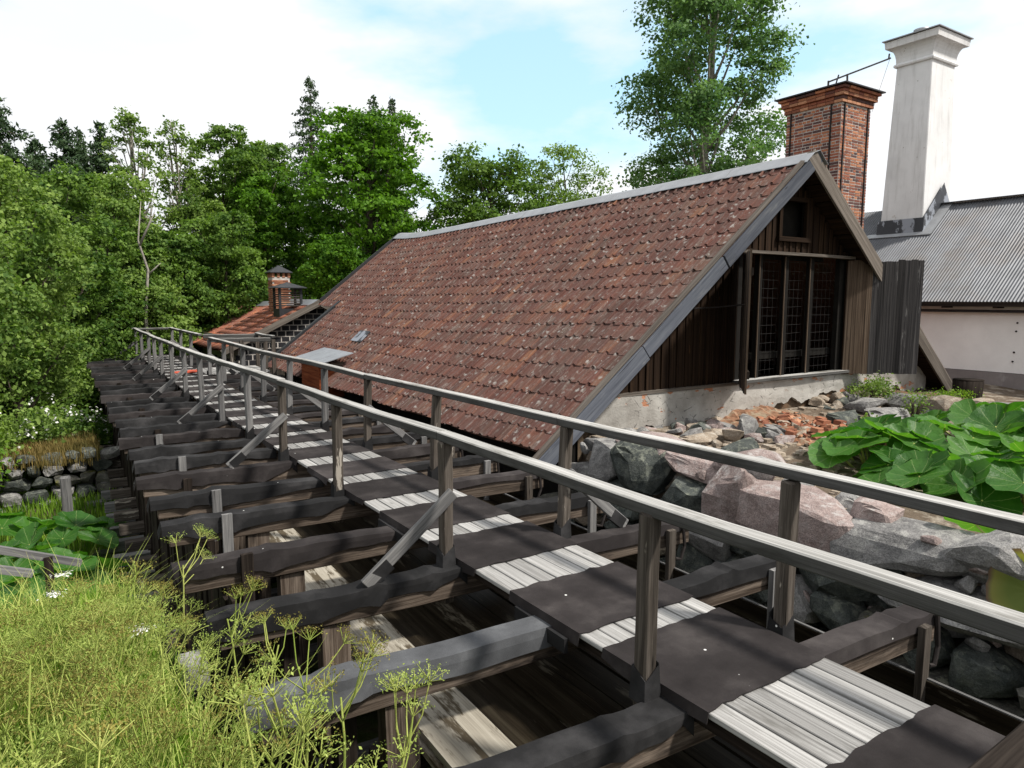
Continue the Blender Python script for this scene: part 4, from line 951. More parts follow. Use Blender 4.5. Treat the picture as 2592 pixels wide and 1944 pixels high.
def put_stone(parent, c, dims, mat, seed, rot=(0, 0, 0), sub=2, planes=14, name='stone'):
    return place(name, stone_mesh(name, dims, seed, sub, planes, .03, mat), parent, Matrix.Translation(c) @ Euler(rot).to_matrix().to_4x4())
G, K, P_, T_ = 'stone_grey', 'stone_green', 'stone_pink', 'stone_tan'
dw = thing('dry_stone_wall', 'dry stone retaining wall of big granite blocks between flume and yard', 'stone wall', (6.3, 4.5, -2.5))
big = [  # y, z, length(y), height, depth, x-front, material, yaw
    (6.30, .02, .62, .62, .75, 5.82, K, -.25), (6.55, .22, .95, .34, .8, 6.15, P_, -.3), (5.55, .20, .78, .30, .55, 6.0, P_, -.2), (5.40, -.16, .66, .48, .6, 5.80, K, -.15),
    (7.05, -.02, .5, .5, .6, 5.95, G, .1), (6.75, -.42, .95, .42, .6, 5.78, K, -.1), (4.86, .06, .42, .66, .55, 5.82, 'stone_pink', .1), (5.0, .32, .62, .26, .5, 6.2, P_, .2),
    (4.10, .0, 1.12, .50, .75, 5.82, P_, -.06), (4.75, .34, .38, .24, .4, 6.15, G, .2), (3.42, .14, .34, .28, .4, 6.1, P_, .3), (3.30, -.05, .30, .2, .3, 5.95, P_, 0),
    (2.98, -.02, .92, .34, .7, 5.80, G, .08), (2.30, .12, .66, .42, .7, 5.86, G, -.2), (2.52, -.36, 1.05, .36, .7, 5.76, G, .05), (3.62, -.46, .72, .36, .6, 5.84, K, 0),
    (1.70, -.28, .55, .38, .6, 5.85, G, .1), (1.15, -.25, .60, .5, .6, 5.9, G, -.1), (1.6, .10, .5, .3, .5, 5.98, K, .1), (4.5, -.42, .6, .32, .5, 5.84, K, .1), (5.2, -.52, .7, .3, .5, 5.82, G, 0),
    (5.9, -.5, .5, .36, .5, 5.82, K, 0), (7.4, .02, .4, .36, .45, 6.15, G, .3), (7.45, -.35, .5, .4, .5, 5.95, G, .2)]
for i, (y, z, ly, hz, dx, xf, mt, yaw) in enumerate(big):
    put_stone(dw, (xf + dx / 2, y, z), (dx * 1.15, ly * 1.32, hz * 1.16), mt, 500 + i, (random.uniform(-.10, .10), random.uniform(-.12, .06), yaw), 3, 9)
for k in range(46):    # second skin of stones behind the face
    y = .5 + 7.2 * (k % 23) / 23 + random.uniform(-.06, .06); put_stone(dw, (6.36, y, -.50 + .38 * (k // 23)), (.5, .46, .46), random.choice([G, K, T_]), 650 + k, (random.uniform(-.2, .2), random.uniform(-.2, .2), random.uniform(-.3, .3)), 2)
z = -.78; sd = 700
while z > -2.7:
    y = .4 + random.uniform(0, .3)
    while y < 7.6:
        ly = random.uniform(.28, .75); hz = random.uniform(.26, .38)
        put_stone(dw, (6.02 + random.uniform(-.06, .08), y + ly / 2, z + random.uniform(-.03, .03)), (.6, ly * 1.12, hz * 1.15), random.choice([G, K, K, 'stone_moss', T_, 'stone_moss']), sd, (random.uniform(-.08, .08), random.uniform(-.08, .08), random.uniform(-.1, .1)), 2); sd += 1
        y += ly
    z -= .30
for k in range(90):     # small packing stones in the joints
    y = random.uniform(1.0, 7.4); zz = random.uniform(-.7, .35)
    put_stone(dw, (6.05 + random.uniform(-.1, .12), y, zz - .1), (.18, random.uniform(.1, .2), random.uniform(.07, .13)), random.choice([G, K, P_]), 900 + k, (random.random(), random.random(), random.random()), 2, 8, 'packing_stone')
# stones lying at the foot of the gable
rub = thing('gable_footing_stones', 'rough footing stones bared below the plastered gable wall', 'stones', (10.5, 7.7, 0))
k = 0; x = 6.7
while x < 14.6:
    for row in range(3):
        w = random.uniform(.22, .46); h = random.uniform(.16, .28)
        zt = float(np.interp(x, [6.5, 7.2, 8.6, 9.83, 11.2, 12.4, 13.35, 14.6], [.16, .13, .06, .13, .22, .28, .34, .30]))
        if 9.9 < x < 12.0 and row < 2: continue
        put_stone(rub, (x + random.uniform(-.1, .1), 7.93 - row * .20 + random.uniform(-.05, .05), zt - .06 - row * .11 + random.uniform(-.03, .02)), (w, random.uniform(.22, .34), h), random.choice([T_, T_, P_, G, K, G]), 1000 + k, (random.uniform(-.3, .3), random.uniform(-.3, .3), random.uniform(-.6, .6)), 2); k += 1
    x += .34
for i, (x, y, z, dims, mt, yaw) in enumerate([(8.95, 6.95, .16, (.62, .34, .36), G, .5), (7.95, 6.25, .10, (.75, .38, .22), K, .1), (7.75, 6.9, .12, (.95, .5, .22), T_, .2), (8.35, 6.75, .14, (.36, .3, .24), T_, .9), (8.3, 7.35, .16, (.42, .3, .24), K, .2), (11.2, 6.75, .12, (1.05, .5, .36), K, .1), (12.0, 6.35, .12, (1.5, .6, .40), G, .1), (12.55, 7.15, .25, (.8, .5, .22), G, -.1), (13.3, 6.4, .0, (1.2, .5, .4), K, .2), (9.0, 6.35, .05, (.5, .3, .18), P_, .4), (7.3, 5.55, .12, (.6, .4, .22), P_, .2), (7.0, 4.7, .08, (.5, .4, .2), G, .8), (9.3, 5.2, .05, (.9, .4, .16), T_, .1), (6.75, 3.9, .1, (.6, .4, .2), G, .3)]):
    put_stone(rub, (x, y, z), dims, mt, 1200 + i, (random.uniform(-.15, .15), random.uniform(-.15, .15), yaw), 3)
for k in range(44):
    x = random.uniform(6.9, 9.8); y = random.uniform(6.6, 7.75); w = random.uniform(.16, .42)
    put_stone(rub, (x, y, gz(x, y) + .05), (w, w * random.uniform(.6, .9), w * random.uniform(.45, .7)), random.choice([T_, P_, G, G, K]), 1240 + k, (random.uniform(-.3, .3), random.uniform(-.3, .3), random.uniform(0, 3)), 2)
rs2 = thing('yard_stone_wall', 'low wall of squared grey stones below the white building', 'stone wall', (14, 6, -.2))
k = 0
for row, z in enumerate((.20, -.12, -.42)):
    y = 8.0 - row * .1
    while y > 2.6:
        ly = random.uniform(.4, .85); xx = 13.55 + (8 - y) * .06
        put_stone(rs2, (xx + random.uniform(-.08, .08), y - ly / 2, z + random.uniform(-.03, .05)), (.6, ly * 1.1, .36), random.choice([G, G, K, T_]), 1300 + k, (0, random.uniform(-.06, .06), random.uniform(-.08, .08)), 2, 7); k += 1; y -= ly
m = MB()
gy2 = np.linspace(2.4, 8.0, 15); gx2 = np.linspace(13.75, 19.0, 12)
for a in range(14):
    for b in range(11):
        f = lambda i, j: (gx2[j], gy2[i], .30 + .05 * math.sin(i * 1.7 + j) - .05 * j * .9)
        m.quad(f(a, b), f(a, b + 1), f(a + 1, b + 1), f(a + 1, b))
struct('terrace_soil', m, 'soil')
# heap of broken orange brick
heap = thing('brick_rubble_heap', 'heap of crumbled orange brick rubble below the plaster', 'rubble', (10, 6.6, 0))
def heap_z(x, y): return .0 + .24 * np.exp(-((x - 10.3) / 1.1) ** 2) * np.clip((y - 5.2) / 2.7, 0, 1) ** 1.1
m = MB(); hx = np.linspace(9.0, 11.2, 36); hy = np.linspace(5.0, 7.98, 26)
hz_ = np.array([[heap_z(a, b) + .035 * math.sin(a * 9 + b * 4) + random.uniform(-.02, .02) - (.2 if a in (hx[0], hx[-1]) or b == hy[0] else 0) for b in hy] for a in hx])
for a in range(35):
    for b in range(25): m.quad((hx[a], hy[b], hz_[a, b]), (hx[a + 1], hy[b], hz_[a + 1, b]), (hx[a + 1], hy[b + 1], hz_[a + 1, b + 1]), (hx[a], hy[b + 1], hz_[a, b + 1]))
obj('rubble_bed', m, 'brick_dust', heap, False)
chips = [stone_mesh('brick_chunk', (random.uniform(.9, 1.3), random.uniform(.5, .8), random.uniform(.28, .5)), 1500 + i, 1, 6, .06, 'brick_orange' if i % 4 else 'stone_tan') for i in range(8)]
for k in range(290):
    x, y = random.gauss(9.9, .42), random.uniform(5.5, 7.4); sc = random.choice([.07, .09, .11, .14, .2]) * random.uniform(.8, 1.2)
    place('brick_chunk', chips[k % 8], heap, Matrix.Translation((x, y, float(heap_z(x, y)) + .02)) @ Euler((random.uniform(-.5, .5), random.uniform(-.5, .5), random.uniform(0, 6))).to_matrix().to_4x4() @ Matrix.Scale(sc, 4))
hb = MB().box((-.125, -.06, -.033), (.125, .06, .033)).mesh('whole_brick'); hb.materials.append(MAT['brick_orange'])
for x, y, rz, rx in ((9.85, 6.35, .2, .1), (10.1, 6.3, .5, 1.4), (10.4, 6.6, .1, .1), (10.55, 6.75, .3, .2), (9.4, 6.5, .4, .2), (9.75, 5.95, 1.2, .4), (10.7, 6.5, .2, .1), (9.9, 6.15, 0, 1.5)):
    place('brick', hb, heap, Matrix.Translation((x, y, float(heap_z(x, y)) + .06)) @ Euler((rx, .1, rz)).to_matrix().to_4x4())
# valley wall at the left with a stump post
vw = thing('valley_stone_wall', 'old mossy stone wall down in the valley left of the flume', 'stone wall', (-.4, 19, -2.8))
k = 0
for row in range(5):
    x = -2.2
    while x < .75:
        w = random.uniform(.3, .6); put_stone(vw, (x + w / 2, 19.6 + .3 * row * .3 + random.uniform(-.1, .1), -2.75 + row * .27), (w * 1.1, .6, .33), random.choice(['stone_moss', K, G, K]), 1700 + k, (random.uniform(-.1, .1), 0, random.uniform(-.2, .2)), 2); x += w; k += 1
m = MB(); m.beam((-.15, 17.4, -2.9), (-.17, 17.4, -1.62), .2, .2, (0, 1, 0), segs=3, jit=.02); sp = obj('stump_post', m, 'brace_grey', bevel=.02); tag(sp, 'short weathered post standing before the mossy valley wall', 'post')
st = thing('stair_rail', 'weathered grey timber stair rail at the left edge behind the bank', 'handrail', (-.4, 8.5, -1.5))
for a, b in (((-1.3, 8.3, -.02), (.0, 8.6, -.66)), ((-1.3, 8.15, -.20), (-.42, 8.35, -.60))):
    m = MB(); m.beam(a, b, .09, .07); obj('rail', m, 'brace_grey', st)
for x, z in ((-.28, -.5), (-.9, -.25)): m = MB(); m.beam((x, 8.5, -2.4), (x, 8.5, z), .08, .08, (0, 1, 0)); obj('rail_post', m, 'dark_board', st)
m = MB(); m.tube([(16.55, 7.15, -.3), (16.55, 7.15, .42), (16.55, 7.15, .44), (16.55, 7.15, .40)], [.26, .30, .30, .27], 18); tag(obj('water_tub', m, 'dark_board', None, True), 'dark round tub under the low eave by the white wall', 'tub')

# ------------------------------------------------------------------ foliage
def leaf_quads(C, size, r, up=.5, aspect=.62, outward=None):
    """diamond leaf at every row of C"""
    n = len(C); N = r.normal(size=(n, 3)); N /= np.linalg.norm(N, axis=1)[:, None]; N[:, 2] += up
    if outward is not None: N += outward * .6
    N /= np.linalg.norm(N, axis=1)[:, None] + 1e-9
    T = np.cross(N, r.normal(size=(n, 3))); T /= np.linalg.norm(T, axis=1)[:, None] + 1e-9; B = np.cross(N, T)
    s_ = size * r.uniform(.6, 1.3, n)[:, None]; a = T * s_ * .5; b = B * s_ * .5 * aspect
    fold = N * s_ * .10
    V = np.stack([C - a, C + b + fold, C + a, C - b + fold], 1).reshape(-1, 3)
    return V, np.arange(n * 4).reshape(n, 4)
def tree(name, label, base, H, cr, mat, seed, leaves=16000, leaf=.2, lobes=14, low=.25, trunk=.22, bark='bark', group=None, cat='tree', squash=1.0, sparse=1.0, shape='round', clus=.42, lean=(0, 0)):
    r = np.random.default_rng(seed); base = Vector(base); rt = thing(name, label, cat, base, group)
    H = H * (1.05 if name == 'alder_tree' else 1.0); top = Vector((base.x + lean[0], base.y + lean[1], base.z + H)); zc0 = base.z + H * low
    lc, lr = [], []
    for k in range(lobes):
        t = (k + .5) / lobes; zz = zc0 + (base.z + H - zc0) * (t ** .9)
        u = (zz - zc0) / (base.z + H - zc0)
        if shape == 'round': prof = math.sqrt(max(.05, 1 - (2 * (u - .42) / 1.18) ** 2))
        elif shape == 'cone': prof = max(.12, 1 - u) ** .7 * (.55 + .45 * min(1, u / .2))
        else: prof = min(1.0, .55 + 1.2 * u) * (1 if u < .8 else max(.3, (1 - u) / .2))
        th = k * 2.399 + r.uniform(-.5, .5); rad = cr * prof * r.uniform(.35, .72)
        lr.append(cr * r.uniform(.34, .50) * (.65 + .35 * prof) * squash)
        lc.append((base.x + lean[0] * u + rad * math.cos(th), base.y + lean[1] * u + rad * math.sin(th), min(zz, base.z + H - lr[-1] * .8)))
    lc = np.array(lc); lr = np.array(lr)
    # limbs
    m = MB(); hs = np.linspace(0, 1, 7); pts = [base + (top - base) * (h * .92) + Vector((r.normal() * .04 * H * .25 * h, r.normal() * .04 * H * .25 * h, 0)) for h in hs]; pts[0] = base - Vector((0, 0, .3))
    m.tube(pts, [trunk * (1.15 - h * .98) for h in hs], 8)
    for c, q in zip(lc, lr):
        c = Vector(c); h = max(.12, min(.85, (c.z - base.z) / H - .12 - r.uniform(0, .08))); s0 = base + (top - base) * h; mid = (s0 + c) / 2 + Vector((0, 0, -.08 * (c - s0).length))
        m.tube([s0, mid, c], [trunk * (.5 - h * .4), trunk * (.28 - h * .18), trunk * .06], 5)
        for _ in range(3):
            dv_ = Vector(r.normal(size=3)); e = c + dv_.normalized() * q * .7; m.tube([mid.lerp(c, .6), (mid + e) / 2 + Vector((0, 0, .1)), e], [trunk * .07, trunk * .045, trunk * .015], 4)
    obj('trunk', m, bark, rt, True)
    # leaves in clumps on the outside of every lobe
    nc = int(leaves / 42); wgt = lr ** 2 / (lr ** 2).sum(); li = r.choice(len(lc), nc, p=wgt)
    D = r.normal(size=(nc, 3)); D[:, 2] += .25; D /= np.linalg.norm(D, axis=1)[:, None]
    rad = lr[li] * (r.uniform(.45, 1.08, nc) ** .6); CC = lc[li] + D * rad[:, None] * np.array([1, 1, .82])
    per = r.poisson(42 * sparse, nc) + 4; ci = np.repeat(np.arange(nc), per); n = len(ci)
    cs = (clus * r.uniform(.6, 1.3, nc))[ci]
    L_ = CC[ci] + r.normal(size=(n, 3)) * cs[:, None] * np.array([.62, .62, .30])
    V, F = leaf_quads(L_, leaf, r, .55, .7, D[ci])
    link('crown', np_mesh('crown', V, F), mat, rt); return rt
def conifer(name, label, base, H, rb, seed, mat='needle', low=.08, group=None, dens=1.0, drop=.35, ragged=.2):
    r = np.random.default_rng(seed); base = Vector(base); rt = thing(name, label, 'tree', base, group)
    m = MB(); m.tube([base - Vector((0, 0, .3)), base + Vector((0, 0, H * .5)), base + Vector((0, 0, H))], [H * .016, H * .010, .01], 7); C, O, S = [], [], []
    z = H * low
    while z < H * .995:
        u = z / H; Lb = rb * (1 - u) ** .8 * r.uniform(1 - ragged, 1.0) + .12; nb = int(6 + 3 * r.random())
        for k in range(nb):
            th = r.uniform(0, 6.283); z_keep = z; z = min(H * .99, z + r.uniform(-.5, .5) * H * .03); Lb = rb * (1 - z / H) ** .8 * r.uniform(1 - ragged, 1.0) + .14; l_ = Lb * r.uniform(.5, 1.2); d = np.array([math.cos(th), math.sin(th)])
            ns = max(3, int(l_ * 5 * dens)); tt = (np.arange(ns) + .5) / ns
            zz = base.z + z - drop * l_ * tt ** 1.3 + .18 * l_ * tt ** 3
            if k < 3 and l_ > .7:
                m.tube([base + Vector((0, 0, z)), Vector((base.x + d[0] * l_ * .5, base.y + d[1] * l_ * .5, base.z + z - drop * l_ * .4)), Vector((base.x + d[0] * l_ * .95, base.y + d[1] * l_ * .95, base.z + z - drop * l_ * .8))], [.035, .022, .008], 4)
            for j in range(4):
                side = np.array([-d[1], d[0]]) * r.normal(size=(ns, 1)) * (.10 + .22 * l_ * (1 - tt))[:, None]
                C.append(np.column_stack([base.x + d[0] * l_ * tt + side[:, 0], base.y + d[1] * l_ * tt + side[:, 1], zz + r.normal(size=ns) * .09 - .16 * np.abs(side).sum(1)])); O.append(np.tile([d[0], d[1], 0], (ns, 1)))
            z = z_keep
        z += H * .024 + .08 * r.random()
    C = np.concatenate(C); O = np.concatenate(O); V, F = leaf_quads(C, .30, r, .5, .36, O); obj('trunk', m, 'bark', rt, True); link('crown', np_mesh('crown', V, F), mat, rt); return rt

# trees behind the buildings
tree('maple_tree', 'broad dense maple rising behind the tiled roof, largest crown in the middle', (15.4, 39, -1), 13.6, 5.4, 'leaf_maple', 21, 42000, .23, 34, .10, .36, clus=.42, squash=.85)
tree('maple_tree', 'darker round maple right of the broad maple, above the ridge', (22.6, 37, -.5), 11.8, 4.3, 'leaf_alder', 22, 24000, .22, 16, .12, .26, clus=.5)
tree('birch_tree', 'slim pale birch between the round maple and the tall aspen', (27.3, 36, -.5), 12.2, 3.0, 'leaf_light', 23, 13000, .18, 14, .2, .16, sparse=.8, clus=.45)
tree('birch_tree', 'low pale green tree left of the aspen foot above the ridge', (30.0, 35, -.5), 8.6, 3.2, 'leaf_light', 24, 14000, .2, 12, .1, .16, clus=.5)
tree('aspen_tree', 'tall loose aspen towering over the right end of the tiled ridge', (25.2, 22.5, -.3), 20.5, 3.9, 'leaf_aspen', 25, 62000, .17, 44, .05, .30, 'bark_grey', squash=.80, clus=.50, sparse=1.0, shape='col')
tree('small_tree', 'small green tree between the aspen and the brick chimney', (31.5, 24.5, -.3), 8.8, 2.6, 'leaf_alder', 26, 12000, .2, 10, .15, .15)
conifer('spruce_tree', 'dark spruce spire left above the broad maple', (16.9, 54, 0), 18.8, 5.8, 31, dens=1.4); conifer('spruce_tree', 'dark spruce tip right above the broad maple', (22.4, 55, 0), 18.6, 5.4, 32, dens=1.4); conifer('spruce_tree', 'thin spruce top at the right shoulder of the broad maple', (24.0, 55, 0), 18.6, 3.6, 33, drop=.2)
for i, (x, y, H, rb, lb) in enumerate([(-2.1, 46, 13.6, 3.2, 'tallest dark spruce at the left edge of the picture'), (-.6, 48, 11.8, 2.6, 'short dark spruce second from the left edge'), (.8, 50, 13.3, 3.4, 'broad pine-like conifer third from the left edge'), (1.8, 54, 13.6, 2.0, 'narrow dark conifer fourth from the left edge'), (2.7, 50, 13.4, 3.0, 'ragged conifer just left of the two sparse trees')]):
    conifer('spruce_tree', lb, (x, y, -1.4), H + .8, rb * 1.9, 40 + i, dens=1.9, ragged=.4, drop=.3 if i != 2 else .05)
# two thin, half-bare trees and a bleached snag
for i, (x, y, H, lb) in enumerate([(4.3, 40, 13.4, 'half-bare tree with thin foliage, left of the sparse pair'), (5.8, 41, 13.6, 'half-bare tree with thin foliage, right of the sparse pair')]):
    tree('sparse_tree', lb, (x, y, -2), H, 1.5, 'leaf_light', 60 + i, 8000, .16, 34, .36, .20, 'bark_grey', squash=.62, sparse=.6, clus=.30, shape='col', lean=(-.9 + i * .7, 0))
m = MB(); m.tube([(3.1, 33, -2.4), (3.0, 33, 1.5), (3.2, 33, 3.4), (2.9, 33, 4.6), (3.1, 33, 6.2)], [.09, .075, .055, .04, .012], 7); m.tube([(2.95, 33, 4.4), (3.4, 33, 5.4), (3.6, 33, 5.8)], [.06, .04, .01], 5); m.tube([(3.2, 33, 3.2), (3.7, 33, 3.7)], [.05, .01], 5)
sn = thing('dead_snag', 'pale leafless snag standing among the left trees', 'dead tree', (3.1, 33, -2.4)); obj('trunk', m, 'bark_grey', sn, True)
# the alder wood on the left
LT = [(-2.3, 17.5, 7.6, 2.3, 'leaf_light', 'near alder filling the left edge at mid height'), (-3.4, 24, 9.2, 2.9, 'leaf_light', 'tall light green alder at the upper left edge'), (-1.2, 25, 8.4, 2.5, 'leaf_light', 'pale bushy alder second in from the left edge'),
      (.1, 31, 9.4, 2.7, 'leaf_alder', 'rounded alder beneath the left conifers'), (2.0, 36, 9.8, 2.6, 'leaf_light', 'airy alder in front of the half-bare pair'), (4.3, 36, 7.6, 2.4, 'leaf_alder', 'alder below the half-bare pair'),
      (6.6, 40, 9.0, 2.6, 'leaf_light', 'light alder right of the half-bare pair'), (8.3, 43, 12.4, 3.2, 'leaf_alder', 'round tree standing clear against the sky left of the maple'), (6.9, 36.5, 8.0, 2.6, 'leaf_alder', 'dark green tree behind the far roof verge'),
      (9.9, 41, 9.8, 2.9, 'leaf_maple', 'yellow-green tree behind the small brick chimney'), (11.2, 46, 12.2, 3.2, 'leaf_alder', 'tree filling the gap left of the broad maple'), (-1.2, 28.5, 5.4, 2.0, 'leaf_alder', 'low alder leaning towards the flume end'), (.8, 33.5, 6.2, 2.3, 'leaf_alder', 'alder just past the far end of the walkway'),
      (3.2, 34.2, 5.6, 2.2, 'leaf_light', 'silvery leafed young tree above the walkway end'), (-3.2, 33, 9.4, 3.0, 'leaf_alder', 'tall alder behind the left edge trees'), (-6.0, 40, 11, 4, 'leaf_alder', 'far alder beyond the left edge'), (12.3, 36, 6.2, 2.4, 'leaf_maple', 'low maple bush at the foot of the broad maple')]
for i, (x, y, H, cr, mt, lb) in enumerate(LT):
    tree('alder_tree', lb, (x, y, gz(x, y)), H, cr, mt, 80 + i, int(20000 + 2600 * cr * cr * .6), .05 + .0030 * y, 26 if y < 27 else 20, .36 if y < 18 else (.22 if y < 27 else .08), .14, group=None, clus=.27, sparse=.8, squash=.78 if y < 27 else .9)
for i, (x, y, H, cr, mt) in enumerate([(28, 70, 13, 6, 'leaf_alder'), (40, 70, 12, 7, 'leaf_alder'), (-10, 60, 12, 6, 'leaf_alder'), (2, 66, 11, 6, 'leaf_maple'), (14, 66, 13, 6, 'leaf_alder'), (52, 60, 10, 6, 'leaf_light'), (44, 38, 7, 4, 'leaf_light'), (62, 40, 8, 5, 'leaf_alder')]):
    tree('far_tree', ['far tree behind the ridge middle', 'far tree behind the aspen', 'far tree past the left spruces', 'far tree behind the half-bare pair', 'far tree behind the broad maple', 'far pale tree behind the brick chimney', 'low pale tree behind the white chimney', 'treetop behind the corrugated ridge'][i], (x, y, 0), H, cr, mt, 120 + i, 12000, .34, 14, .08, .3, clus=.8)
# bushes
def bush(label, x, y, H, cr, mat, seed, n=5000, leaf=.11, bloom=False, name='bush'):
    r = np.random.default_rng(seed); z0 = gz(x, y); rt = thing(name, label, 'bush', (x, y, z0)); m = MB(); C = []; D = []
    for k in range(16):
        th = r.uniform(0, 6.28); e = Vector((x + math.cos(th) * cr * r.uniform(.2, .9), y + math.sin(th) * cr * r.uniform(.2, .9), z0 + H * r.uniform(.45, .95))); m.tube([(x, y, z0 - .1), ((x + e.x) / 2, (y + e.y) / 2, z0 + (e.z - z0) * .65), e], [.025, .016, .006], 4)
        q = n // 16; C.append(np.array(e) + r.normal(size=(q, 3)) * np.array([cr * .27, cr * .27, H * .16]))
    C = np.concatenate(C); C[:, 2] = np.maximum(C[:, 2], z0 + .02); obj('stems', m, 'bark', rt, True); V, F = leaf_quads(C, leaf, r, .6); link('foliage', np_mesh('foliage', V, F), mat, rt)
    if bloom:
        q = C[r.choice(len(C), 160)]; q = np.repeat(q[q[:, 2] > z0 + H * .45], 6, 0); q = q + r.normal(size=q.shape) * .05 + np.array([0, 0, .08]); V, F = leaf_quads(q, .07, r, 1.0, 1.0); link('blossom', np_mesh('blossom', V, F), 'bloom_white', rt)
    return rt
bush('dark flowering bush with white heads beside the flume sills', -.05, 22.8, 1.6, 1.1, 'leaf_alder', 201, 9000, .10, True)
bush('pale leafy bush with white heads at the left edge of the valley', -1.6, 21.5, 1.7, 1.2, 'leaf_light', 202, 8000, .12, True)
bush('yellow-green bush low at the left edge above the butterburs', -2.3, 19.2, 2.0, 1.0, 'grass_green', 203, 8000, .13)
bush('leafy sapling bush in front of the left alders', -1.0, 27.5, 2.6, 1.5, 'leaf_light', 204, 9000, .14)
bush('low bush by the far flume end', .2, 29.5, 2.6, 1.4, 'leaf_alder', 205, 9000, .14)
bush('small green weed tuft on the yard wall', 13.4, 7.55, .55, .45, 'leaf_light', 206, 1500, .05)
bush('little sprig of weeds in front of the yard wall', 12.2, 6.05, .5, .22, 'leaf_light', 207, 300, .05)
bush('weed sprig on the brick rubble edge', 10.0, 5.7, .4, .2, 'leaf_light', 208, 220, .05)
bush('moss and weed tuft under the dark tub', 14.9, 6.9, .3, .5, 'grass_green', 209, 900, .04)
bush('green weeds growing between the flume and the dry stone wall', 5.75, 6.0, 1.5, .35, 'leaf_light', 210, 900, .06)
bush('fern tuft low beside the dry stone wall', 6.15, .75, .9, .4, 'grass_green', 211, 900, .07)

# ------------------------------------------------------------------ butterbur: dish-shaped leaves on stalks
def burr_leaf(seed, R_, withered=False):
    r = random.Random(seed); m = MB(); nt, nr = 36, 6; ph = [r.uniform(0, 6.28) for _ in range(4)]; cup = r.uniform(.08, .30); fold = r.uniform(.05, .4)
    m.v.append((0, 0, 0)); ring_i = []
    for j in range(1, nr + 1):
        row = []
        for k in range(nt):
            th = 2 * math.pi * k / nt; rho = j / nr; notch = 1 - .55 * math.exp(-((th - math.pi) / .22) ** 2) - .035 * abs(math.sin(th * 9)) * (rho > .9)
            rr_ = R_ * rho * notch * (1 + .05 * math.sin(3 * th + ph[0])); x, y = rr_ * math.cos(th), rr_ * math.sin(th) * .95
            z = R_ * (cup * rho ** 2 + fold * .35 * (math.sin(th) ** 2) * rho ** 2 + .06 * rho ** 2 * math.sin(3 * th + ph[1]) + .035 * rho ** 3 * math.sin(9 * th + ph[2]) - .12 * rho * math.cos(th))
            z += R_ * .022 * abs(math.sin(5.5 * th)) * math.sin(rho * math.pi)
            row.append(len(m.v)); m.v.append((x, y, z))
        ring_i.append(row)
    for k in range(nt):
        a, b = ring_i[0][k], ring_i[0][(k + 1) % nt]; m.face([0, a, b], [((k + .5) / nt, 0), (k / nt, 1 / nr), ((k + 1) / nt, 1 / nr)])
        for j in range(nr - 1):
            m.face([ring_i[j][k], ring_i[j + 1][k], ring_i[j + 1][(k + 1) % nt], ring_i[j][(k + 1) % nt]], [(k / nt, (j + 1) / nr), (k / nt, (j + 2) / nr), ((k + 1) / nt, (j + 2) / nr), ((k + 1) / nt, (j + 1) / nr)])
    return m
LEAFM = []
for i in range(9):
    me = burr_leaf(300 + i, 1.0).mesh('leaf', True); me.materials.append(MAT['leaf_butterbur']); LEAFM.append(me)
wl = burr_leaf(333, 1.0).mesh('leaf', True); wl.materials.append(MAT['leaf_withered'])
def butterbur(label, cx, cy, leaves, seed, ground=None, name='butterbur_plant', wither=()):
    r = random.Random(seed); z0 = gz(cx, cy) if ground is None else ground; rt = thing(name, label, 'plant', (cx, cy, z0))
    for i, (x, y, z, R_, az, tilt) in enumerate(leaves):
        M = Matrix.Translation((x, y, z)) @ Matrix.Rotation(az, 4, 'Z') @ Matrix.Rotation(tilt, 4, 'Y') @ Matrix.Scale(R_, 4)
        o = place('leaf', wl if i in wither else LEAFM[(seed + i) % 9], rt, M)
        bx, by = cx + (x - cx) * .45, cy + (y - cy) * .45; m = MB(); m.tube([(bx, by, z0 - .05), ((bx + x) / 2, (by + y) / 2, z0 + (z - z0) * .55), (x, y, z + .005)], [.018, .014, .010], 6); obj('stalk', m, 'stem', rt, True)
def spread(cx, cy, n, rad, zr_, Rr, seed):
    r = random.Random(seed); out = []
    for k in range(n):
        th = k * 2.4 + r.uniform(-.3, .3); q = rad * math.sqrt((k + .5) / n); z = zr_[1] - (zr_[1] - zr_[0]) * (q / rad) * r.uniform(.6, 1)
        out.append((cx + q * math.cos(th), cy + q * math.sin(th), z, r.uniform(*Rr), th + r.uniform(-.7, .7), r.uniform(.05, .50)))
    return out
butterbur('butterbur clump with the leftmost big leaves beside the brick rubble', 8.75, 4.75, spread(8.75, 4.75, 11, .80, (.22, .48), (.26, .40), 1), 1)
butterbur('butterbur clump in the middle front with a large veined leaf', 8.15, 3.65, spread(8.15, 3.65, 12, .85, (.05, .42), (.26, .38), 2), 2)
butterbur('butterbur clump at the right edge in front', 8.6, 3.05, spread(8.6, 3.05, 12, .95, (.10, .48), (.28, .40), 3), 3)
butterbur('butterbur clump behind the middle of the patch', 9.7, 4.55, spread(9.7, 4.55, 12, 1.0, (.2, .50), (.28, .42), 4), 4)
butterbur('tallest butterbur clump at the right rear', 11.2, 4.4, spread(11.2, 4.4, 13, 1.15, (.25, .58), (.30, .42), 5), 5)
butterbur('butterbur clump nearest the yard wall on the right', 10.6, 3.4, spread(10.6, 3.4, 12, 1.05, (.2, .52), (.28, .42), 6), 6)
butterbur('withered yellow butterbur leaf hanging over the dry stone wall', 6.75, 2.35, [(5.92, 2.02, .02, .30, math.pi, 1.15), (6.6, 2.7, .22, .3, .4, .5), (6.9, 2.2, .28, .32, 2.2, .4)], 7, None, wither=(0,))
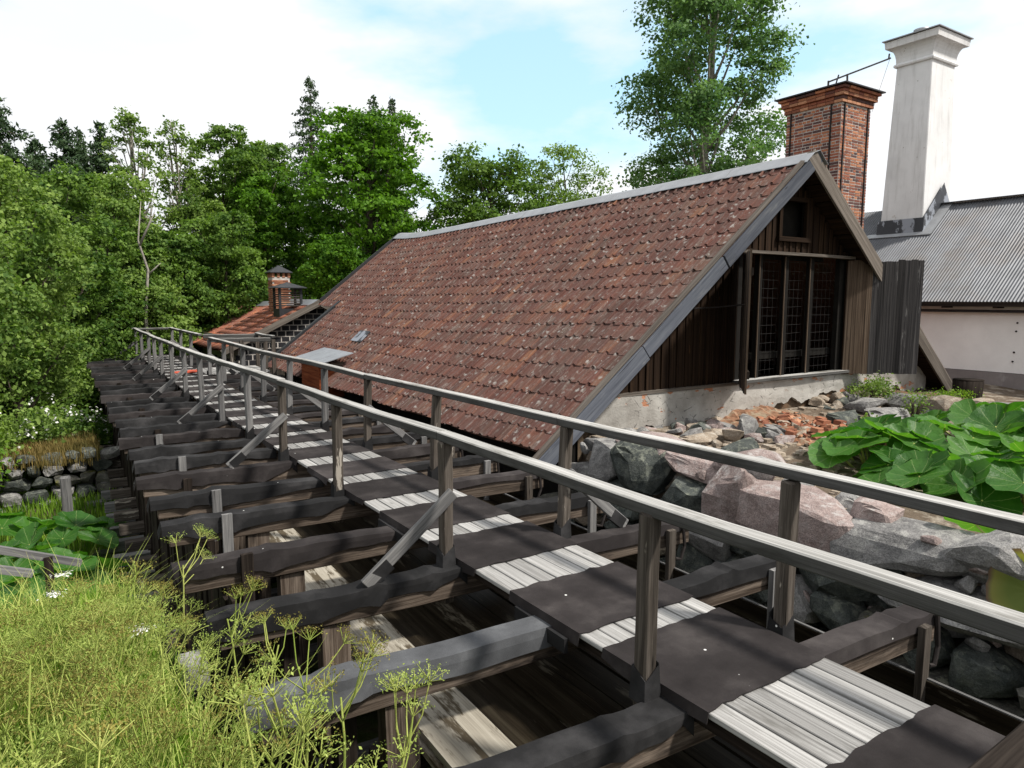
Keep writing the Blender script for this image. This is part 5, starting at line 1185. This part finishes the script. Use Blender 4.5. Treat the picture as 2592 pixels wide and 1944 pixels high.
for i, (cx, cy, lb) in enumerate([(-.9, 13.2, 'butterbur clump in the valley at the left edge'), (-.35, 12.0, 'butterbur clump in the valley near the stair rail'), (-1.3, 15.6, 'far butterbur clump below the valley wall'), (-.2, 14.6, 'butterbur clump in the valley close to the flume sills')]):
    butterbur(lb, cx, cy, spread(cx, cy, 9, .8, (gz(cx, cy) + .5, gz(cx, cy) + .95), (.30, .45), 20 + i), 20 + i)

# ------------------------------------------------------------------ tall grass and dried umbellifers on the near bank
def umbel_plant(seed, H=.75):
    """returns stem verts/faces and seed-head quads as numpy lists"""
    r = np.random.default_rng(seed); m = MB(); seeds = []; heads = []
    lean = r.normal(size=2) * .12; top = np.array([lean[0] * H, lean[1] * H, H * .55])
    m.tube([(0, 0, -.1), tuple(top * np.array([.4, .4, .5])), tuple(top)], [.008, .007, .006], 4, False)
    for k in range(r.integers(3, 6)):
        th = r.uniform(0, 6.28); h = r.uniform(.25, .5) * H; out = r.uniform(.10, .28) * H; e = top * r.uniform(.55, 1) ; e2 = e + np.array([math.cos(th) * out, math.sin(th) * out, h]); mid = (e + e2) / 2 + np.array([math.cos(th), math.sin(th), -.3]) * .02
        m.tube([tuple(e), tuple(mid), tuple(e2)], [.005, .004, .0034], 3, False); heads.append(e2)
        dirv = (e2 - e) / np.linalg.norm(e2 - e)
        for q in range(9):
            a = q * 2.4; rr = .075 * math.sqrt((q + .6) / 9) * r.uniform(.8, 1.2); side = np.cross(dirv, [math.cos(a), math.sin(a), .2]); side /= np.linalg.norm(side); t = e2 + dirv * .055 * r.uniform(.8, 1.2) + side * rr
            m.tube([tuple(e2), tuple(t)], [.0022, .0018], 3, False); seeds.append(t + r.normal(size=(11, 3)) * .012)
    return m, np.concatenate(seeds)
tmpl = []
for i in range(7):
    m, sd_ = umbel_plant(400 + i); V = np.array(m.v); F = np.array([f for f in m.f if len(f) == 4]); r = np.random.default_rng(i); SV, SF = leaf_quads(sd_, .0125, r, .2, .5); tmpl.append((V, F, SV, SF))
def xform(V, x, y, z, rz, sc, tx, ty):
    c, s_ = math.cos(rz), math.sin(rz); W = V * sc; W = np.column_stack([W[:, 0] * c - W[:, 1] * s_ + tx * W[:, 2], W[:, 0] * s_ + W[:, 1] * c + ty * W[:, 2], W[:, 2]]); return W + np.array([x, y, z])
r = np.random.default_rng(77)
sv, sf, hv, hf, kv, kf = [], [], [], [], [], []; ns = nh = nk = 0; cnt = 0
while cnt < 300:
    x, y = r.uniform(-1.9, 1.0), r.uniform(1.3, 7.2)
    if x > .40 - .05 * max(0, y - 3) + .34 * max(0, 3.2 - y): continue
    if y > 5.6 and r.random() < .7: continue
    if x < -.25 * y - .2: continue
    V, F, SV, SF = tmpl[cnt % 7]; a = (x, y, float(hgt(x, y)), r.uniform(0, 6.28), r.uniform(.7, 1.15) * (1.0 if y < 5.0 else .7) * (1.0 if x < .45 else .8), r.normal() * .18 + .10, r.normal() * .18)
    sv.append(xform(V, *a)); sf.append(F + ns); ns += len(V); 
    if cnt % 3: hv.append(xform(SV, *a)); hf.append(SF + nh); nh += len(SV)
    else: kv.append(xform(SV, *a)); kf.append(SF + nk); nk += len(SV)
    cnt += 1
dm = thing('dry_umbellifers', 'x', 'x'); bpy.data.objects.remove(dm)
o = link('dry_umbellifer_stems', np_mesh('umbellifer_stems', np.concatenate(sv), np.concatenate(sf)), 'straw'); o['kind'] = 'stuff'; tag(o, 'tangle of yellowed umbellifer stalks covering the near bank', 'stalks')
o = link('dry_umbellifer_seeds', np_mesh('umbellifer_seeds', np.concatenate(hv), np.concatenate(hf)), 'seed_yellow'); o['kind'] = 'stuff'; tag(o, 'mass of yellow-green umbellifer seed heads on the near bank', 'seed heads')
o = link('brown_umbellifer_seeds', np_mesh('umbellifer_seeds', np.concatenate(kv), np.concatenate(kf)), 'seed_olive'); o['kind'] = 'stuff'; tag(o, 'olive-brown ripe umbellifer seed heads scattered through the near bank', 'seed heads')
def blades(name, label, n, region, hgt_r, wid, mat, seed, bend=.35, zf=None):
    r = np.random.default_rng(seed); P = []
    while len(P) < n:
        q = region(r, n); P = q if len(P) == 0 else np.concatenate([P, q])
    P = P[:n]; h = r.uniform(*hgt_r, n); th = r.uniform(0, 6.283, n); b = r.uniform(.1, 1, n) * bend * h; d = np.column_stack([np.cos(th), np.sin(th)]); sdv = np.column_stack([-d[:, 1], d[:, 0]])
    z0 = hgt(P[:, 0], P[:, 1]) if zf is None else zf(P[:, 0], P[:, 1]); Vs = []
    for t, w in ((0, 1), (.4, .85), (.75, .55), (1, .08)):
        c = P[:, :2] + d * (b * t ** 2)[:, None]; z = z0 + h * t * (1 - .15 * t) - .02; hw = wid * w * r.uniform(.7, 1.3, n)
        Vs.append(np.column_stack([c - sdv * hw[:, None], z])); Vs.append(np.column_stack([c + sdv * hw[:, None], z]))
    V = np.stack(Vs, 1).reshape(-1, 3); base = np.arange(n)[:, None] * 8; F = np.concatenate([base + np.array([[k, k + 1, k + 3, k + 2]]) for k in (0, 2, 4)]); o = link(name, np_mesh(name, V, F), mat); o['kind'] = 'stuff'; tag(o, label, 'grass'); return o
def reg_bank(r, n):
    P = np.column_stack([r.uniform(-2.2, 1.0, n), r.uniform(1.0, 8.4, n)]); return P[(P[:, 0] < .46 - .05 * np.maximum(0, P[:, 1] - 3) + .3 * np.maximum(0, 3.2 - P[:, 1])) & (P[:, 0] > -.25 * P[:, 1] - .3)]
blades('bank_grass', 'green grass under the dried umbellifers on the near bank', 27000, reg_bank, (.25, .62), .005, 'grass_green', 501)
blades('bank_straw', 'pale dry grass straws leaning on the near bank', 4200, reg_bank, (.40, .85), .0030, 'straw', 502, 1.0)
def reg_valley(r, n):
    P = np.column_stack([r.uniform(-4, .9, n), r.uniform(8, 30, n)]); return P[P[:, 0] > -.12 * P[:, 1] - .5]
blades('valley_grass', 'green grass and herbs on the valley floor left of the flume', 19000, reg_valley, (.15, .45), .012, 'grass_green', 503)
def reg_dry(r, n):
    P = np.column_stack([r.normal(-.4, .7, n), r.normal(21.0, .7, n)]); return P[(P[:, 0] < .6)]
blades('reddish_grass', 'patch of reddish dry grass above the valley wall', 7000, reg_dry, (.2, .5), .008, 'dry_red', 504, zf=lambda x, y: np.full(len(x), -1.75))
m = MB()
for a in range(10):
    for b in range(6):
        f = lambda i, j: (-2.4 + i * .31, 19.9 + j * .55, -1.62 - .10 * abs(j - 1.5) + .04 * math.sin(i * 2 + j) - (.9 if j == 6 else 0))
        m.quad(f(a, b), f(a + 1, b), f(a + 1, b + 1), f(a, b + 1))
struct('valley_terrace', m, 'ground', smooth=True)
# single umbellifers standing out in front of the flume
SOLO = [(.70, 6.1, .80, 'tall green umbellifer rising before the fourth cross beam end'), (.98, 3.55, .80, 'yellow umbellifer in front of the grey-felted beam end'), (1.05, 3.15, .78, 'umbellifer with spread heads in front of the grey-felted beam middle'), (1.12, 2.75, .80, 'umbellifer leaning right over the pale trough planks'), (.92, 4.2, .66, 'umbellifer beside the third beam end'), (.78, 2.9, .85, 'thick-stalked umbellifer near the bottom edge'), (1.16, 2.45, .75, 'bottom right umbellifer of the bank'), (.30, 2.6, .9, 'large umbellifer at the bottom left'), (.85, 4.75, .7, 'umbellifer between the second and third beam ends')]
for i, (x, y, H, lb) in enumerate(SOLO):
    zs = -.12 - .045 * y
    rt = thing('umbellifer_plant', lb, 'plant', (x, y, zs), 'umbellifers standing out from the bank'); m, sd_ = umbel_plant(600 + i * 3, H * (.92 if i else .85))
    M = Matrix.Translation((x, y, zs)) @ Euler((random.uniform(-.12, .05), random.uniform(.05, .28), random.uniform(0, 1))).to_matrix().to_4x4()
    me = m.mesh('stem', True); me.materials.append(MAT['straw' if i else 'stem']); place('stem', me, rt, M); V, F = leaf_quads(sd_, .014, np.random.default_rng(i), .2, .5); me = np_mesh('seed_head', V, F); me.materials.append(MAT['seed_olive' if i % 3 else 'seed_yellow']); place('seed_head', me, rt, M)['kind'] = 'stuff'
for i, (x, y, lb) in enumerate([(-.15, 6.3, 'white yarrow head at the rear left of the bank'), (-.2, 5.7, 'lower white yarrow head at the left of the bank'), (.25, 4.4, 'white yarrow head in the middle of the bank'), (1.05, 2.55, 'white flower head at the bottom of the bank')]):
    z0 = gz(min(x, .7), y); rt = thing('yarrow_flower', lb, 'flower', (x, y, z0)); m = MB(); m.tube([(x, y, z0), (x + .03, y, z0 + .55)], [.003, .002], 4); obj('stem', m, 'stem', rt); q = np.array([x + .03, y, z0 + .56]) + np.random.default_rng(i).normal(size=(60, 3)) * np.array([.035, .035, .006]); V, F = leaf_quads(q, .018, np.random.default_rng(i), 2.0, 1.0); link('flower_head', np_mesh('flower_head', V, F), 'bloom_white', rt)['kind'] = 'stuff'
m = stone_mesh('boulder', (.36, .3, .4), 1900, 2, 9, .05, 'stone_grey'); o = link('boulder', m, None); o.location = (.60, 5.0, -.38); o.scale = (.62, .62, .62); tag(o, 'pale grey boulder at the edge of the bank by the beam ends', 'boulder')
# loose stone chips over the yard soil
ch_ = MB(); rr_ = np.random.default_rng(91)
for k in range(420):
    x, y = rr_.uniform(6.5, 13.4), rr_.uniform(3.6, 7.9)
    if x > 9 and y < 5.4: continue
    s_ = rr_.uniform(.03, .10); c_ = np.array([x, y, gz(x, y) + s_ * .2]); i0 = len(ch_.v)
    for sx in (-1, 1):
        for sy in (-1, 1):
            for sz in (-1, 1): ch_.v.append(tuple(c_ + np.array([sx, sy, sz * .5]) * s_ * rr_.uniform(.5, 1.0, 3)))
    for f in ((0, 1, 3, 2), (4, 6, 7, 5), (0, 4, 5, 1), (2, 3, 7, 6), (0, 2, 6, 4), (1, 5, 7, 3)): ch_.face([i0 + q for q in f])
o = obj('stone_chips', ch_, 'stone_tan'); o['kind'] = 'stuff'; tag(o, 'loose stone chips strewn over the yard soil', 'stone chips')
